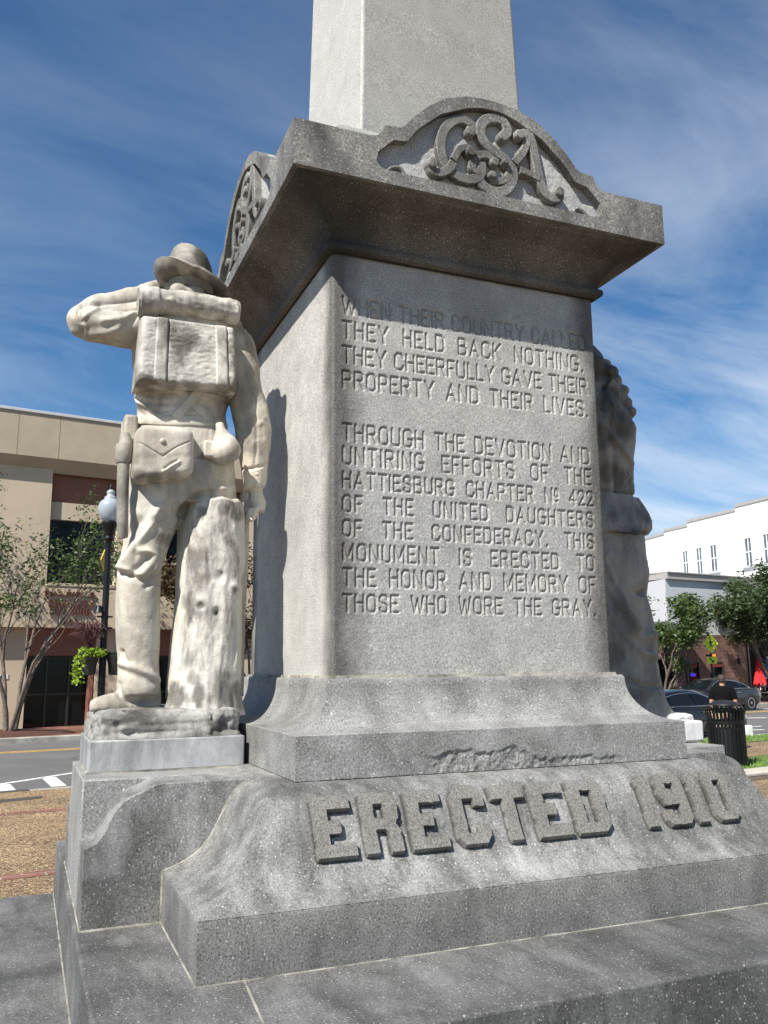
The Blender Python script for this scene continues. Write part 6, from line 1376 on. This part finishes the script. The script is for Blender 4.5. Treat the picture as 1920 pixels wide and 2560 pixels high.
mb.build('lid_bracket', M_iron, bn, smooth=60)
# pale kerb bollard
bp_ = SF(AL(1857, 11.95), 11.95, G); bo = MB(); bo.loft([ell((0, 0, z), r, r*.5, 24, 0, 5) for r, z in ((.135, 0), (.13, .24), (.115, .275), (.08, .285))]); o = bo.build('bollard', M_paintw, None, smooth=40, loc=tuple(bp_)); tag(o, 'short pale block at the kerb to the right of the litter bin', 'bollard')

# ------------------------------------------------------------------ crossing sign
sx = AL(1781, 24.0); sg = empty('crossing_sign', tuple(SF(sx, 24.0, WALK)), A9-math.radians(18)); tag(sg, 'yellow green pedestrian crossing sign with flashing light bar and arrow plaque', 'road sign')
def zsn(v): return ON(1781, v, 24.0)[1]-WALK
M_fy = plain('fluorescent yellow', (.62, .70, .03), .5, var=.05); M_ink = plain('sign black', (.01, .01, .01), .6)
mb = MB(); mb.tube([(0, .03, 0), (0, .03, zsn(1585))], .035, 10); mb.build('post', M_iron, sg, smooth=60)
zc = zsn(1608.5); hd_ = .42; mb = MB(); mb.prism([(-hd_, zc), (0, zc-hd_*1.08), (hd_, zc), (0, zc+hd_*1.08)], -.01, .0); dm = mb.build('diamond_board', M_fy, sg, smooth=0)
def fig(mb, P_, y0=-.016, y1=-.0105): mb.prism(P_, y0, y1)
mb = MB(); s = hd_*.9; an = np.arange(14)*2*math.pi/14; fig(mb, [(.02*s+.085*s*math.cos(a), zc+.46*s+.085*s*math.sin(a)) for a in an])
fig(mb, [(-.10*s, zc+.34*s), (.10*s, zc+.36*s), (.13*s, zc-.02*s), (-.08*s, zc-.02*s)], -.017); fig(mb, [(-.08*s, zc-.0*s), (.03*s, zc+.0*s), (-.12*s, zc-.52*s), (-.24*s, zc-.50*s)], -.018); fig(mb, [(.02*s, zc+.0*s), (.13*s, zc+.0*s), (.26*s, zc-.50*s), (.14*s, zc-.52*s)], -.019)
fig(mb, [(-.10*s, zc+.33*s), (-.04*s, zc+.27*s), (-.24*s, zc+.02*s), (-.30*s, zc+.06*s)], -.020); fig(mb, [(.09*s, zc+.34*s), (.06*s, zc+.24*s), (.24*s, zc+.08*s), (.29*s, zc+.13*s)], -.021); mb.build('walking_figure', M_ink, dm, smooth=0)
zl_ = zsn(1638.5); mb = MB(); mb.box(-.28, .28, -.04, .03, zl_-.05, zl_+.05); lb = mb.build('light_bar', M_iron, sg, smooth=0)
m_, t_, b_ = material('amber lamp'); b_.inputs['Base Color'].default_value = (.8, .25, .02, 1); b_.inputs['Emission Color'].default_value = (1, .22, .02, 1); b_.inputs['Emission Strength'].default_value = 1.2
mb = MB(); mb.box(.02, .20, -.05, -.0405, zl_-.04, zl_+.04); mb.build('amber_light', m_, lb, smooth=0)
za = zsn(1650.5); mb = MB(); mb.box(-.26, .26, -.012, 0, za-.16, za+.16); ap = mb.build('arrow_plaque', M_fy, sg, smooth=0)
mb = MB(); fig(mb, [(-.16, za+.10), (-.11, za+.13), (.05, za-.03), (.10, za+.02), (.12, za-.12), (-.04, za-.11), (.0, za-.07)], -.018, -.0125); mb.build('arrow', M_ink, ap, smooth=0)

# ------------------------------------------------------------------ patio umbrellas and furniture
def umbrella(u, no, vt, vb, label, col):
    al = AL(u, no); r0 = empty('patio_umbrella', tuple(SF(al, no, WALK)), A9); tag(r0, label, 'umbrella', 'closed patio umbrellas'); zt_ = ON(u, vt, no)[1]-WALK; zb = ON(u, vb, no)[1]-WALK
    mb = MB(); mb.tube([(0, 0, .05), (0, 0, zt_)], .028, 8); mb.build('pole', M_paintw, r0, smooth=60)
    mb = MB(); mb.loft([ell((0, 0, z), r, r, 24) for r, z in ((.28, 0), (.28, .04), (.10, .08), (.04, .16))]); mb.build('base', M_iron, r0, smooth=40)
    n = 64; an = np.arange(n)*2*math.pi/n; rings = []
    for f in np.linspace(0, 1, 14):
        r = (.05+.24*f**1.1)*(1+.16*np.cos(an*8)*min(1, f*2)); z = zt_-.08-(zt_-.08-zb)*f+.07*np.cos(an*8+math.pi)*(f > .95); rings.append(np.stack([np.cos(an)*r, np.sin(an)*r, np.full(n, 0)+z], 1))
    mb = MB(); mb.loft(rings, cap=False); mb.build('canopy', plain(label.split()[1]+' canvas', col, .85, var=.08), r0, smooth=60)
    mb = MB(); mb.ball((0, 0, zt_-.03), (.06, .06, .09), 12, 8); mb.build('finial', M_paintw, r0, smooth=180)
    if col[0] > .3:
        mb = MB(); mb.ball((.24, -.22, zb+.30), (.05, .02, .06), 10, 6); mb.build('white_mark', M_paintw, r0, smooth=180)
umbrella(1897, 25.2, 1639, 1710, 'closed red patio umbrella on white pole beside the brick corner', (.55, .015, .02)); umbrella(1921, 25.6, 1643, 1690, 'closed blue patio umbrella cut by the right frame edge', (.03, .26, .62))
def table(u, no, label):
    r0 = empty('patio_table', tuple(SF(AL(u, no), no, WALK)), A9); tag(r0, label, 'table', 'patio tables')
    mb = MB(); mb.loft([ell((0, 0, z), r, r, 28) for r, z in ((.52, .72), (.53, .73), (.53, .75), (.52, .76))]); mb.build('table_top', M_iron, r0, smooth=40)
    mb = MB(); mb.tube([(0, 0, .06), (0, 0, .72)], .035, 10); mb.build('leg', M_iron, r0, smooth=60)
    mb = MB(); mb.loft([ell((0, 0, z), r, r, 24) for r, z in ((.30, 0), (.30, .03), (.08, .06))]); mb.build('base', M_iron, r0, smooth=40)
table(1903, 24.7, 'round black patio table just right of the red umbrella'); 
def chair(u, no, rz, label):
    r0 = empty('patio_chair', tuple(SF(AL(u, no), no, WALK)), rz); tag(r0, label, 'chair', 'patio chairs')
    mb = MB(); mb.box(-.22, .22, -.22, .22, .44, .47); mb.build('seat', M_rim, r0, smooth=0, bevel=.008)
    mb = MB(); mb.box(-.22, .22, .20, .23, .55, .88); mb.build('backrest', M_rim, r0, smooth=0, bevel=.008)
    for x in (-.2, .2):
        for y in (-.2, .2): mb = MB(); mb.tube([(x*1.05, y*1.05, 0), (x, y, .45), (x, y*1.05, .45 if y < 0 else .86)], .014, 6); mb.build('leg', M_iron, r0, smooth=60)
chair(1912, 25.0, A9+1.2, 'grey metal patio chair between table and blue umbrella'); chair(1917, 24.3, A9-1.9, 'grey metal patio chair in front of the blue umbrella')
